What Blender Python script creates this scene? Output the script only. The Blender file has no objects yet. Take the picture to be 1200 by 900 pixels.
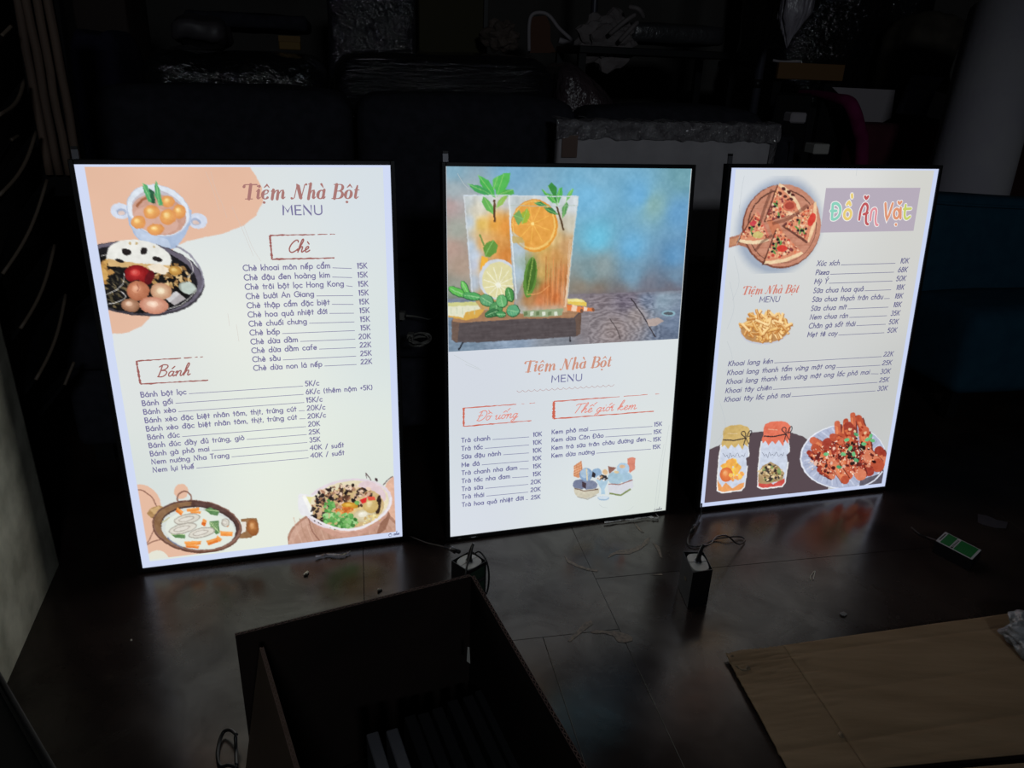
import bpy, bmesh, math, random, unicodedata
import numpy as np
from mathutils import Vector, Matrix, noise as mnoise

SC = bpy.context.scene
COL = SC.collection
R = math.radians
random.seed(7)

# ------------------------------------------------------------------ camera
F_PX, PITCH, ROLL, CAM_H = 887.279, .4021264, .0407899, 1.12189
_c, _s = math.cos(PITCH), math.sin(PITCH)
FW = np.array([0, _c, -_s]); _up = np.array([0, _s, _c]); _rt = np.array([1., 0, 0])
R2 = _rt*math.cos(ROLL) + _up*math.sin(ROLL)
U2 = -_rt*math.sin(ROLL) + _up*math.cos(ROLL)
CAMP = np.array([0, 0, CAM_H])
cd = bpy.data.cameras.new('camera'); cam = bpy.data.objects.new('camera', cd); COL.objects.link(cam)
cd.sensor_width = 36; cd.lens = 36*F_PX/1200; cd.clip_start = .02; cd.clip_end = 60
m = Matrix(((R2[0], U2[0], -FW[0], 0), (R2[1], U2[1], -FW[1], 0), (R2[2], U2[2], -FW[2], CAM_H), (0, 0, 0, 1)))
cam.matrix_world = m
SC.camera = cam

# ------------------------------------------------------------------ light
SC.view_settings.view_transform = 'Standard'; SC.view_settings.look = 'None'
SC.view_settings.exposure = 0; SC.view_settings.gamma = 1; SC.view_settings.use_curve_mapping = False
SC.cycles.use_denoising = True
SC.cycles.max_bounces = 6
w = bpy.data.worlds.new('dim_evening'); SC.world = w; w.use_nodes = True
w.node_tree.nodes['Background'].inputs[0].default_value = (.55, .6, .8, 1)
w.node_tree.nodes['Background'].inputs[1].default_value = .01

def area_light(name, loc, target, sx, sy, power, color):
    ld = bpy.data.lights.new(name, 'AREA'); ld.shape = 'RECTANGLE'; ld.size = sx; ld.size_y = sy
    ld.energy = power; ld.color = color
    o = bpy.data.objects.new(name, ld); COL.objects.link(o); o.location = loc
    d = Vector(target)-Vector(loc); o.rotation_euler = d.to_track_quat('-Z', 'Y').to_euler()
    return o
# weak daylight through the open shop front behind the camera
area_light('shop_front_daylight', (.9, -2.5, 2.25), (.4, 2.6, .8), .42, .26, 18., (.86, .93, 1.0))

# ------------------------------------------------------------------ helpers
def lin(c):
    c = c/255.
    return c/12.92 if c <= .04045 else ((c+.055)/1.055)**2.4
def rgb(r, g, b): return (lin(r), lin(g), lin(b))
def linarr(a):
    a = np.clip(np.asarray(a, float)/255., 0, 1)
    return np.where(a <= .04045, a/12.92, ((a+.055)/1.055)**2.4)

def ray(x, y): return FW + R2*(x-600)/F_PX - U2*(y-450)/F_PX
def fz(x, y, z=0.):
    d = ray(x, y); return Vector(CAMP + d*(z-CAM_H)/d[2])
def fy(x, y, Y):
    d = ray(x, y); return Vector(CAMP + d*Y/d[1])

class Frame:
    """a rotated floor frame: things behind the lit boxes stand in it"""
    def __init__(s, deg):
        a = R(deg); s.c, s.s, s.a = math.cos(a), math.sin(a), a
    def w(s, lx, ly, z=0.): return Vector((lx*s.c-ly*s.s, lx*s.s+ly*s.c, z))
    def l(s, p): return (p[0]*s.c+p[1]*s.s, -p[0]*s.s+p[1]*s.c)
    def at(s, x, y, ly):
        """local (lx, z) of the point of plane ly seen at pixel x, y"""
        d = ray(x, y); dl = -d[0]*s.s+d[1]*s.c
        p = CAMP + d*ly/dl
        return s.l(p)[0], p[2]
SF = Frame(13)

def prop(o, label=None, cat=None, group=None, kind=None):
    if label: o['label'] = label
    if cat: o['category'] = cat
    if group: o['group'] = group
    if kind: o['kind'] = kind
    return o
def thing(name, label, cat, loc=(0, 0, 0), rz=0, group=None):
    o = bpy.data.objects.new(name, None); COL.objects.link(o)
    o.location = loc; o.rotation_euler = (0, 0, rz); o.empty_display_size = .05
    return prop(o, label, cat, group)
def link(name, me, mat=None, parent=None, smooth=False):
    o = bpy.data.objects.new(name, me); COL.objects.link(o)
    if mat is not None:
        for mm in (mat if isinstance(mat, (list, tuple)) else [mat]): me.materials.append(mm)
    if parent is not None: o.parent = parent
    if smooth:
        for p in me.polygons: p.use_smooth = True
    return o
def fin(bm, name='m'):
    me = bpy.data.meshes.new(name); bm.to_mesh(me); bm.free(); return me
def pyd(v, f, name='m'):
    me = bpy.data.meshes.new(name); me.from_pydata([tuple(p) for p in v], [], f); me.update(); return me

def box_bm(bm, x0, x1, y0, y1, z0, z1, mat=None):
    vs = [bm.verts.new(p) for p in ((x0, y0, z0), (x1, y0, z0), (x1, y1, z0), (x0, y1, z0), (x0, y0, z1), (x1, y0, z1), (x1, y1, z1), (x0, y1, z1))]
    fs = [bm.faces.new([vs[i] for i in q]) for q in ((3, 2, 1, 0), (4, 5, 6, 7), (0, 1, 5, 4), (1, 2, 6, 5), (2, 3, 7, 6), (3, 0, 4, 7))]
    return vs, fs
def box(name, x0, x1, y0, y1, z0, z1, mat, parent=None, bev=0., seg=2, smooth=False):
    bm = bmesh.new(); box_bm(bm, x0, x1, y0, y1, z0, z1)
    if bev: bmesh.ops.bevel(bm, geom=bm.edges[:], offset=bev, segments=seg, affect='EDGES', profile=.6)
    return link(name, fin(bm, name), mat, parent, smooth)
def soft_box(name, x0, x1, y0, y1, z0, z1, mat, parent=None, bev=.05, cut=6, amp=.012, freq=5., puff=.02, seed=0.):
    """upholstery or a wrapped bundle: rounded box, slightly swollen and lumpy"""
    bm = bmesh.new(); box_bm(bm, x0, x1, y0, y1, z0, z1)
    bmesh.ops.bevel(bm, geom=bm.edges[:], offset=bev, segments=3, affect='EDGES', profile=.5)
    bmesh.ops.subdivide_edges(bm, edges=[e for e in bm.edges if e.calc_length() > .08], cuts=cut, use_grid_fill=True)
    cx, cy, cz = (x0+x1)/2, (y0+y1)/2, (z0+z1)/2
    bm.normal_update()
    for v in bm.verts:
        q = v.co*freq+Vector((seed, seed*1.7, 0))
        a = (v.co.x-cx)/(x1-x0)*2; b = (v.co.y-cy)/(y1-y0)*2; c = (v.co.z-cz)/(z1-z0)*2
        f = max(0, 1-a**4)*max(0, 1-c**4) if abs(b) > max(abs(a), abs(c))*.8 else max(0, 1-a**4)*max(0, 1-b**4)
        v.co += v.normal*(puff*f+amp*mnoise.noise(q)+amp*.5*mnoise.noise(q*2.7))
    return link(name, fin(bm, name), mat, parent, True)
def tube(name, pts, r, mat, parent=None, seg=8, closed=False, smooth_path=True, res=6):
    P = [Vector(p) for p in pts]
    if smooth_path and len(P) > 2:
        Q = []
        n = len(P)
        for i in range(n-1):
            a, b, c, d = P[max(i-1, 0)], P[i], P[i+1], P[min(i+2, n-1)]
            for k in range(res):
                t = k/res
                Q.append(.5*((2*b)+(c-a)*t+(2*a-5*b+4*c-d)*t*t+(3*b-a-3*c+d)*t**3))
        Q.append(P[-1]); P = Q
    rad = r if callable(r) else (lambda t: r)
    V, Fs = [], []
    up = Vector((0, 0, 1))
    T0 = (P[1]-P[0]).normalized()
    nrm = T0.cross(up); nrm = nrm.normalized() if nrm.length > .01 else Vector((1, 0, 0))
    n = len(P)
    for i, p in enumerate(P):
        T = (P[min(i+1, n-1)]-P[max(i-1, 0)]).normalized()
        nrm = (nrm-T*nrm.dot(T)).normalized(); b = T.cross(nrm)
        for k in range(seg):
            a = 2*math.pi*k/seg
            V.append(p+(nrm*math.cos(a)+b*math.sin(a))*rad(i/(n-1)))
    for i in range(n-1):
        for k in range(seg):
            k2 = (k+1) % seg
            Fs.append((i*seg+k, i*seg+k2, (i+1)*seg+k2, (i+1)*seg+k))
    Fs.append(tuple(range(seg))[::-1]); Fs.append(tuple((n-1)*seg+k for k in range(seg)))
    return link(name, pyd(V, Fs, name), mat, parent, True)

# ------------------------------------------------------------------ materials
def mat(name, color, rough=.6, metal=0., spec=.5, emis=None, estr=1.):
    m = bpy.data.materials.new(name); m.use_nodes = True
    b = m.node_tree.nodes['Principled BSDF']
    b.inputs['Base Color'].default_value = (*color, 1); b.inputs['Roughness'].default_value = rough
    b.inputs['Metallic'].default_value = metal; b.inputs['Specular IOR Level'].default_value = spec
    if emis:
        b.inputs['Emission Color'].default_value = (*emis, 1); b.inputs['Emission Strength'].default_value = estr
    return m
def nn(m, t, **kw):
    n = m.node_tree.nodes.new(t)
    for k, v in kw.items():
        if k in n.inputs: n.inputs[k].default_value = v
        else: setattr(n, k, v)
    return n
def noisy(name, c1, c2, scale=8., rough=.7, r2=None, bump=0., bscale=None, detail=5., stretch=(1, 1, 1), bdist=.01, spec=.5, ramp=(.35, .65), bdetail=4., ior_coat=0.):
    m = mat(name, c1, rough, spec=spec); nt = m.node_tree; b = nt.nodes['Principled BSDF']
    tc = nn(m, 'ShaderNodeTexCoord'); mp = nn(m, 'ShaderNodeMapping'); mp.inputs['Scale'].default_value = stretch
    nt.links.new(tc.outputs['Object'], mp.inputs['Vector'])
    n = nn(m, 'ShaderNodeTexNoise', Scale=scale, Detail=detail); nt.links.new(mp.outputs[0], n.inputs['Vector'])
    cr = nn(m, 'ShaderNodeValToRGB'); cr.color_ramp.elements[0].position = ramp[0]; cr.color_ramp.elements[1].position = ramp[1]
    cr.color_ramp.elements[0].color = (*c1, 1); cr.color_ramp.elements[1].color = (*c2, 1)
    nt.links.new(n.outputs['Fac'], cr.inputs[0]); nt.links.new(cr.outputs[0], b.inputs['Base Color'])
    if r2 is not None:
        mr = nn(m, 'ShaderNodeMapRange'); mr.inputs[1].default_value = .35; mr.inputs[2].default_value = .65
        mr.inputs[3].default_value = rough; mr.inputs[4].default_value = r2
        nt.links.new(n.outputs['Fac'], mr.inputs[0]); nt.links.new(mr.outputs[0], b.inputs['Roughness'])
    if bump:
        n2 = nn(m, 'ShaderNodeTexNoise', Scale=bscale or scale*4, Detail=bdetail); nt.links.new(mp.outputs[0], n2.inputs['Vector'])
        bp = nn(m, 'ShaderNodeBump', Strength=bump, Distance=bdist); nt.links.new(n2.outputs['Fac'], bp.inputs['Height'])
        nt.links.new(bp.outputs[0], b.inputs['Normal'])
    return m

M_black = mat('black_powder_coat', (.006, .006, .007), .45, spec=.35)
M_blackplastic = mat('black_plastic', (.008, .008, .009), .35, spec=.4)
M_metal = mat('grey_metal', (.2, .2, .22), .35, .8)
M_cable = mat('black_cable', (.006, .006, .007), .4, spec=.5)
M_greycable = mat('grey_cable', (.16, .155, .14), .5)
M_sofa = noisy('dark_slate_fabric', (.020, .021, .028), (.030, .030, .040), 30, .95, bump=.3, bscale=400, bdist=.001, spec=.15)
M_navy = noisy('dark_navy_fabric', (.022, .021, .045), (.030, .029, .058), 20, .95, bump=.3, bscale=300, bdist=.001, spec=.15)
M_teal = noisy('dark_teal_fabric', (.010, .050, .085), (.014, .062, .1), 20, .9, bump=.3, bscale=300, bdist=.001, spec=.15)
M_magenta = noisy('magenta_fabric', (.16, .012, .07), (.20, .018, .09), 20, .9, spec=.2)
M_wrapblack = noisy('black_bundle_in_stretch_film', (.008, .008, .010), (.014, .014, .017), 6, .05, bump=.9, bscale=9, bdist=.03, stretch=(1, 3, 7), spec=1., bdetail=6)
M_wrapdiag = noisy('black_bundle_in_crinkled_film', (.006, .007, .007), (.012, .012, .014), 6, .05, bump=1., bscale=26, bdist=.02, stretch=(1, 1, 1.4), spec=1., bdetail=5)
M_wrapwhite = noisy('white_foam_wrapped_board', (.40, .38, .40), (.46, .44, .46), 14, .8, bump=.35, bscale=70, bdist=.004, spec=.3)
M_film = noisy('crinkled_clear_film_edge', (.12, .11, .12), (.26, .25, .26), 30, .07, bump=1., bscale=60, bdist=.015, spec=1.)
M_foam = noisy('pale_foam_roll', (.33, .31, .37), (.40, .39, .41), 3, .8, bump=.2, bscale=50, bdist=.003, spec=.3)
M_whiteboard = mat('white_laminate', (.34, .31, .33), .6)
M_wood = noisy('brown_batten', (.07, .045, .034), (.12, .078, .055), 5, .8, stretch=(6, 6, .6), bump=.3, bscale=30, bdist=.004)
M_orangewood = mat('orange_wood', (.16, .08, .025), .6)
M_olive = mat('olive_board', (.035, .030, .008), .8)
M_kraft = noisy('brown_kraft_board', (.23, .155, .09), (.29, .20, .12), 4, .85, bump=.25, bscale=14, bdist=.004, stretch=(1, 6, 1), spec=.15)
M_kraftedge = noisy('torn_kraft_edge', (.10, .075, .045), (.30, .22, .14), 60, .9)
M_boxinside = noisy('shade_dark_carton', (.010, .007, .006), (.016, .010, .008), 5, .9, spec=.15)  # near-black base colour holds the shade inside the open carton
M_fluting = noisy('carton_fluting', (.15, .095, .085), (.21, .14, .12), 40, .9, spec=.15)
M_plaster = noisy('mottled_grey_plaster', (.36, .36, .29), (.66, .66, .55), 11, .85, r2=.7, bump=.15, bscale=60, bdist=.003, spec=.3, detail=7)
M_wall = noisy('dim_painted_wall', (.06, .055, .05), (.08, .075, .07), 3, .9)
M_ceil = mat('dim_ceiling', (.05, .05, .05), .9)
M_adgrey = mat('grey_adapter_plastic', (.42, .41, .38), .45)
M_carton = mat('black_gloss_carton', (.006, .006, .007), .3, spec=.4)
M_green = mat('green_label', (.012, .15, .035), .5)
M_darkgreen = mat('dark_green_print', (.012, .035, .022), .5)
M_whitepaper = mat('white_print', (.42, .42, .44), .6)
M_blackink = mat('black_ink', (.02, .02, .02), .6)
M_bubble = noisy('crushed_bubble_wrap', (.10, .105, .11), (.3, .31, .33), 40, .15, bump=1., bscale=45, bdist=.01, spec=.8)
M_crumb = mat('pale_foam_crumb', (.6, .58, .5), .8)
M_bag = noisy('milky_plastic_bag', (.20, .18, .21), (.32, .30, .34), 20, .25, bump=.8, bscale=18, bdist=.02, stretch=(3, 3, .5), spec=.7)

# dark worn floor sheets: colour patches, scuffs and uneven gloss
def floor_mat():
    m = mat('dark_worn_floor', (.02, .018, .017), .3, spec=.5); nt = m.node_tree; b = nt.nodes['Principled BSDF']
    tc = nn(m, 'ShaderNodeTexCoord'); geo = nn(m, 'ShaderNodeNewGeometry')
    n1 = nn(m, 'ShaderNodeTexNoise', Scale=3.2, Detail=6., Roughness=.6); nt.links.new(geo.outputs['Position'], n1.inputs['Vector'])
    cr = nn(m, 'ShaderNodeValToRGB'); e = cr.color_ramp.elements
    e[0].position = .36; e[0].color = (.014, .009, .009, 1); e[1].position = .66; e[1].color = (.036, .026, .022, 1)
    nt.links.new(n1.outputs['Fac'], cr.inputs[0])
    # thin pale scuffs
    mp = nn(m, 'ShaderNodeMapping'); mp.inputs['Rotation'].default_value = (0, 0, .5); mp.inputs['Scale'].default_value = (1, 3, 1)
    nt.links.new(geo.outputs['Position'], mp.inputs['Vector'])
    n2 = nn(m, 'ShaderNodeTexNoise', Scale=7., Detail=8., Roughness=.7, Distortion=1.2); nt.links.new(mp.outputs[0], n2.inputs['Vector'])
    c2 = nn(m, 'ShaderNodeValToRGB'); e = c2.color_ramp.elements
    e[0].position = .66; e[0].color = (0, 0, 0, 1); e[1].position = .74; e[1].color = (1, 1, 1, 1)
    nt.links.new(n2.outputs['Fac'], c2.inputs[0])
    mx = nn(m, 'ShaderNodeMix', data_type='RGBA'); mx.inputs['B'].default_value = (.075, .06, .045, 1)
    nt.links.new(c2.outputs[0], mx.inputs['Factor']); nt.links.new(cr.outputs[0], mx.inputs['A'])
    nt.links.new(mx.outputs['Result'], b.inputs['Base Color'])
    n3 = nn(m, 'ShaderNodeTexNoise', Scale=2.1, Detail=7., Roughness=.65, Distortion=.4); nt.links.new(geo.outputs['Position'], n3.inputs['Vector'])
    mr = nn(m, 'ShaderNodeMapRange'); mr.inputs[1].default_value = .35; mr.inputs[2].default_value = .68
    mr.inputs[3].default_value = .15; mr.inputs[4].default_value = .34
    nt.links.new(n3.outputs['Fac'], mr.inputs[0]); nt.links.new(mr.outputs[0], b.inputs['Roughness'])
    n5 = nn(m, 'ShaderNodeTexNoise', Scale=6.5, Detail=8., Roughness=.7, Distortion=.8); nt.links.new(geo.outputs['Position'], n5.inputs['Vector'])
    m5 = nn(m, 'ShaderNodeMapRange'); m5.inputs[1].default_value = .36; m5.inputs[2].default_value = .62; m5.inputs[3].default_value = .28; m5.inputs[4].default_value = .56
    nt.links.new(n5.outputs['Fac'], m5.inputs[0]); nt.links.new(m5.outputs[0], b.inputs['Specular IOR Level']); b.inputs['Specular Tint'].default_value = (1, .97, .88, 1)
    n4 = nn(m, 'ShaderNodeTexNoise', Scale=5., Detail=3.); nt.links.new(geo.outputs['Position'], n4.inputs['Vector'])
    bp = nn(m, 'ShaderNodeBump', Strength=.18, Distance=.003); nt.links.new(n4.outputs['Fac'], bp.inputs['Height'])
    nt.links.new(bp.outputs[0], b.inputs['Normal'])
    return m
M_floor = floor_mat()

# prints glow because a backlit sheet shines through them: colour lives in the mesh's colour attribute
def print_mat(name, sample=True):
    m = bpy.data.materials.new(name); m.use_nodes = True; nt = m.node_tree; b = nt.nodes['Principled BSDF']
    a = nn(m, 'ShaderNodeVertexColor'); a.layer_name = 'print'
    b.inputs['Base Color'].default_value = (.02, .02, .02, 1); b.inputs['Roughness'].default_value = .35; b.inputs['Specular IOR Level'].default_value = .2
    nt.links.new(a.outputs['Color'], b.inputs['Emission Color']); b.inputs['Emission Strength'].default_value = 1.0
    m.cycles.emission_sampling = 'FRONT' if sample else 'NONE'
    return m
M_sheet = print_mat('backlit_print_sheet'); M_pic = print_mat('backlit_printed_picture', False)
_ink = {}
def ink(c):
    if c not in _ink:
        m = mat('backlit_ink_%d_%d_%d' % c, (.02, .02, .02), .4, spec=.2, emis=rgb(*c)); m.cycles.emission_sampling = 'NONE'; _ink[c] = m
    return _ink[c]

# ------------------------------------------------------------------ room
floor = bpy.data.objects.new('floor', None); COL.objects.link(floor); floor['kind'] = 'structure'
FF = Frame(12)
def sheet(x0, x1, y0, y1, dz=0., tx=0., ty=0.):
    g = .0003
    bm = bmesh.new(); vs, fs = box_bm(bm, x0+g, x1-g, y0+g, y1-g, -.02, 0)
    bmesh.ops.bevel(bm, geom=[e for e in bm.edges if all(v.co.z > -.001 for v in e.verts)], offset=.0006, segments=1, affect='EDGES')
    for v in bm.verts:
        q = FF.w(v.co.x, v.co.y, v.co.z+dz+(v.co.x-(x0+x1)/2)*tx+(v.co.y-(y0+y1)/2)*ty); v.co = q
    return link('floor_board', fin(bm, 'floor_board'), M_floor, floor)
X = [-3.68, -2.46, -1.24, -.02, .52, 1.74, 2.96, 4.18]
J = {0: .9, 1: 1.9, 2: 2.4, 3: 1.225, 4: 1.40, 5: 2.0, 6: 1.1}
for i in range(7):
    j = J[i]
    for (a, b_) in ((j-4.88, j-2.44), (j-2.44, j), (j, j+2.44), (j+2.44, j+4.88)):
        if i == 3 and b_ == j:
            sheet(X[i], .35, a, b_, 0, .0006, 0); sheet(.35, X[i+1], a, b_, 0., -.001, 0)
        else: sheet(X[i], X[i+1], a, b_, 0, 0, 0)
box('underlay', -4, 4.8, -4, 6.4, -.06, -.021, M_black, floor)

def struct(name, x0, x1, y0, y1, z0, z1, mt):
    return prop(box(name, x0, x1, y0, y1, z0, z1, mt), kind='structure')
struct('wall_back', -3.3, 4.3, 5.6, 5.7, 0.002, 3.0, M_wall)
struct('wall_right', 3.5, 3.6, -3.0, 5.6, 0.002, 3.0, M_wall)
struct('ceiling', -3.3, 4.3, -3.0, 5.7, 3.0, 3.1, M_ceil)
struct('wall_far_left', -3.0, -2.9, -3.0, 5.6, 0.002, 3.0, M_wall)
# short plastered wall end on the left, lit by the first light box
def wall_left():
    A = Vector((-1.050, 1.475)); B = Vector((-.938, 1.094)); d = (B-A).normalized(); n = Vector((-d.y, d.x))
    if n.x < 0: n = -n
    pts = []
    for k in range(7):                                     # rounded vertical arris
        a = math.pi/2*k/6; pts.append(A+d*.03-n*.03+(-d)*.03*math.cos(a)+n*.03*math.sin(a))
    pts.append(A+d*.42); pts.append(A+d*.42-n*.16); pts.append(A-n*.16)
    V, Fs = [], []; N = len(pts); zs = [.0, .03, .2, .5, .8, 1.2, 2.0, 3.0]
    for z in zs:
        for p in pts:
            sh = -.02*max(0, (z-.1))*min(1., z) if z < 1.2 else -.022
            V.append((p.x+sh*0.5, p.y, z))
    for i in range(len(zs)-1):
        for k in range(N): Fs.append((i*N+k, i*N+(k+1) % N, (i+1)*N+(k+1) % N, (i+1)*N+k))
    Fs.append(tuple(range(N))[::-1]); Fs.append(tuple((len(zs)-1)*N+k for k in range(N)))
    o = link('wall_left', pyd(V, Fs), M_plaster, None, False); prop(o, kind='structure')
wall_left()

# ------------------------------------------------------------------ light boxes: plane frames
W_, H_ = .6, .9
class Panel:
    def __init__(s, x, y, yaw, lean, t):
        e = np.array([math.cos(yaw), math.sin(yaw), 0]); n = np.array([-math.sin(yaw), math.cos(yaw), 0])
        v = np.array([0, 0, 1])*math.cos(lean)+n*math.sin(lean)
        e, v = e*math.cos(t)+v*math.sin(t), v*math.cos(t)-e*math.sin(t)
        s.bl = np.array([x, y, .012]); s.e = e; s.v = v; s.n = np.cross(e, v)      # n points to the viewer... flipped below
        if s.n[1] > 0: s.n = -s.n
        s.tl = s.bl+v*H_
        M = Matrix((( *[e[0], v[0], s.n[0]], s.tl[0]), (*[e[1], v[1], s.n[1]], s.tl[1]), (*[e[2], v[2], s.n[2]], s.tl[2]), (0, 0, 0, 1)))
        s.M = M
    def uv(s, x, y):
        """millimetres right of / below the sheet's top left corner for a measured pixel of the photograph"""
        d = ray(x, y); nn_ = np.cross(s.e, s.v); t = np.dot(s.tl-CAMP, nn_)/np.dot(d, nn_)
        p = CAMP+d*t-s.tl
        return float(np.dot(p, s.e)*1000), float(-np.dot(p, s.v)*1000)
    def uvs(s, pts): return [s.uv(*p) for p in pts]
P1 = Panel(-.836563, 1.432604, .2820385, .0546575, .0018114)
P2 = Panel(-.140270, 1.607413, .2940343, .1157472, -.0070885)
P3 = Panel(.531399, 1.796879, .2650097, .1063834, .0004415)

# ------------------------------------------------------------------ lettering: stroke alphabets
def arc(cx, cy, rx, ry, a0, a1, n=None):
    n = n or max(3, int(abs(a1-a0)/26)+1)
    return [(cx+rx*math.cos(R(a0+(a1-a0)*k/n)), cy+ry*math.sin(R(a0+(a1-a0)*k/n))) for k in range(n+1)]
XH = .60
def bowl(cx, w=.26): return arc(cx, .3, w, .3, 0, 360, 14)
def dot(x, y): return [(x-.012, y), (x+.012, y)]
def arch(x0, x1): c = (x0+x1)/2; return [(x0, 0), (x0, .34)]+arc(c, .34, (x1-x0)/2, .26, 180, 0, 6)[1:-1]+[(x1, .34), (x1, 0)]
G = {   # geometric sans, caps 1 high
 'a': (.62, [bowl(.29), [(.56, .6), (.56, 0)]]), 'b': (.62, [bowl(.33), [(.06, 1.04), (.06, 0)]]),
 'c': (.52, [arc(.31, .3, .27, .3, 48, 312, 10)]), 'd': (.62, [bowl(.29), [(.56, 1.04), (.56, 0)]]),
 'đ': (.64, [bowl(.29), [(.56, 1.04), (.56, 0)], [(.36, .84), (.70, .84)]]),
 'e': (.58, [[(.04, .27), (.55, .36)]+arc(.3, .3, .26, .3, 14, 318, 12)[1:]]),
 'f': (.36, [[(.14, 0), (.14, .82)]+arc(.28, .84, .14, .18, 180, 70, 4), [(.0, .58), (.32, .58)]]),
 'g': (.62, [bowl(.29), [(.56, .6), (.56, -.1)]+arc(.3, -.1, .26, .22, 0, -150, 7)[1:]]),
 'h': (.54, [[(.06, 1.04), (.06, 0)], arch(.06, .48)]), 'i': (.14, [[(.07, .6), (.07, 0)], dot(.07, .82)]), 'ı': (.14, [[(.07, .6), (.07, 0)]]),
 'k': (.5, [[(.06, 1.04), (.06, 0)], [(.44, .6), (.08, .24)], [(.2, .34), (.48, 0)]]), 'l': (.14, [[(.07, 1.04), (.07, 0)]]),
 'm': (.84, [[(.06, .6), (.06, 0)], arch(.06, .42), arch(.42, .78)]), 'n': (.54, [[(.06, .6), (.06, 0)], arch(.06, .48)]),
 'o': (.60, [bowl(.30, .27)]), 'p': (.62, [bowl(.33), [(.06, .6), (.06, -.36)]]), 'q': (.62, [bowl(.29), [(.56, .6), (.56, -.36)]]),
 'r': (.34, [[(.06, .6), (.06, 0)], [(.06, .34)]+arc(.24, .36, .18, .23, 170, 75, 4)]),
 's': (.42, [arc(.22, .45, .15, .15, 40, 250, 6)+arc(.2, .16, .17, .16, 80, -140, 7)]),
 't': (.36, [[(.18, .9), (.18, 0)], [(.0, .6), (.36, .6)]]),
 'u': (.54, [[(.06, .6), (.06, .26)]+arc(.27, .26, .21, .26, 180, 360, 6)[1:]+[(.48, .6)], [(.48, .3), (.48, 0)]]),
 'v': (.5, [[(.0, .6), (.25, 0), (.5, .6)]]), 'w': (.8, [[(0, .6), (.2, 0), (.4, .55), (.6, 0), (.8, .6)]]),
 'x': (.48, [[(.02, .6), (.46, 0)], [(.46, .6), (.02, 0)]]), 'y': (.5, [[(.02, .6), (.26, .04)], [(.5, .6), (.12, -.36)]]),
 'z': (.46, [[(.04, .58), (.44, .58), (.02, .02), (.46, .02)]]), 'j': (.2, [[(.1, .6), (.1, -.2)], dot(.1, .82)]),
 'A': (.74, [[(0, 0), (.37, 1), (.74, 0)], [(.13, .33), (.61, .33)]]), 'B': (.6, [[(.07, 0), (.07, 1)]+arc(.3, .76, .2, .24, 90, -90, 5)+[(.07, .52)], [(.07, 0), (.32, 0)]+arc(.32, .26, .24, .26, -90, 90, 5)+[(.07, .52)]]),
 'C': (.82, [arc(.5, .5, .46, .5, 48, 312, 12)]), 'D': (.78, [[(.07, 0), (.07, 1)]+arc(.26, .5, .48, .5, 90, -90, 9)+[(.07, 0)]]),
 'Đ': (.80, [[(.09, 0), (.09, 1)]+arc(.28, .5, .48, .5, 90, -90, 9)+[(.09, 0)], [(-.04, .5), (.32, .5)]]),
 'E': (.54, [[(.52, 1), (.07, 1), (.07, 0), (.52, 0)], [(.07, .52), (.48, .52)]]),
 'G': (.88, [arc(.5, .5, .46, .5, 45, 360, 13)+[(.56, .5)]]), 'H': (.72, [[(.07, 0), (.07, 1)], [(.65, 0), (.65, 1)], [(.07, .52), (.65, .52)]]),
 'K': (.64, [[(.07, 0), (.07, 1)], [(.58, 1), (.08, .42)], [(.2, .54), (.62, 0)]]), 'L': (.5, [[(.07, 1), (.07, 0), (.48, 0)]]),
 'M': (.84, [[(.05, 0), (.1, 1), (.42, .32), (.74, 1), (.79, 0)]]), 'N': (.76, [[(.07, 0), (.07, 1), (.69, 0), (.69, 1)]]),
 'P': (.56, [[(.07, 0), (.07, 1)]+arc(.3, .72, .22, .28, 90, -90, 6)+[(.07, .44)]]), 'O': (.96, [arc(.48, .5, .46, .5, 0, 360, 18)]),
 'S': (.54, [arc(.28, .76, .2, .24, 40, 250, 7)+arc(.25, .26, .24, .26, 75, -140, 8)]), 'T': (.6, [[(0, 1), (.6, 1)], [(.3, 1), (.3, 0)]]),
 'U': (.72, [[(.07, 1), (.07, .3)]+arc(.36, .3, .29, .3, 180, 360, 8)[1:]+[(.65, 1)]]), 'V': (.72, [[(0, 1), (.36, 0), (.72, 1)]]),
 'X': (.66, [[(.02, 1), (.64, 0)], [(.64, 1), (.02, 0)]]), 'Y': (.6, [[(0, 1), (.3, .48), (.6, 1)], [(.3, .48), (.3, 0)]]),
 '0': (.66, [arc(.33, .5, .29, .5, 0, 360, 14)]), '1': (.26, [[(.02, .94), (.16, 1), (.16, 0)]]),
 '2': (.56, [arc(.27, .74, .22, .25, 165, -35, 7)+[(.04, .02), (.54, .02)]]), '3': (.54, [arc(.25, .76, .19, .24, 150, -80, 7), arc(.26, .27, .24, .27, 80, -150, 8)]),
 '4': (.62, [[(.46, 0), (.46, .98), (.02, .3), (.6, .3)]]), '5': (.54, [[(.48, .98), (.14, .98), (.1, .56)]+arc(.26, .3, .24, .3, 120, -145, 8)]),
 '6': (.58, [arc(.3, .3, .25, .3, 0, 360, 11), [(.07, .4), (.36, 1)]]), '8': (.56, [arc(.28, .76, .18, .23, 0, 360, 10), arc(.28, .27, .24, .27, 0, 360, 11)]),
 '/': (.4, [[(.0, -.06), (.4, 1.04)]]), '(': (.26, [arc(.36, .45, .3, .62, 125, 235, 6)]), ')': (.26, [arc(-.1, .45, .3, .62, 55, -55, 6)]),
 '+': (.42, [[(.04, .45), (.38, .45)], [(.21, .28), (.21, .62)]]), ',': (.16, [[(.1, .05), (.04, -.12)]]), '.': (.14, [dot(.06, .03)]), ' ': (.42, []),
}
SPAC = .135
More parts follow.
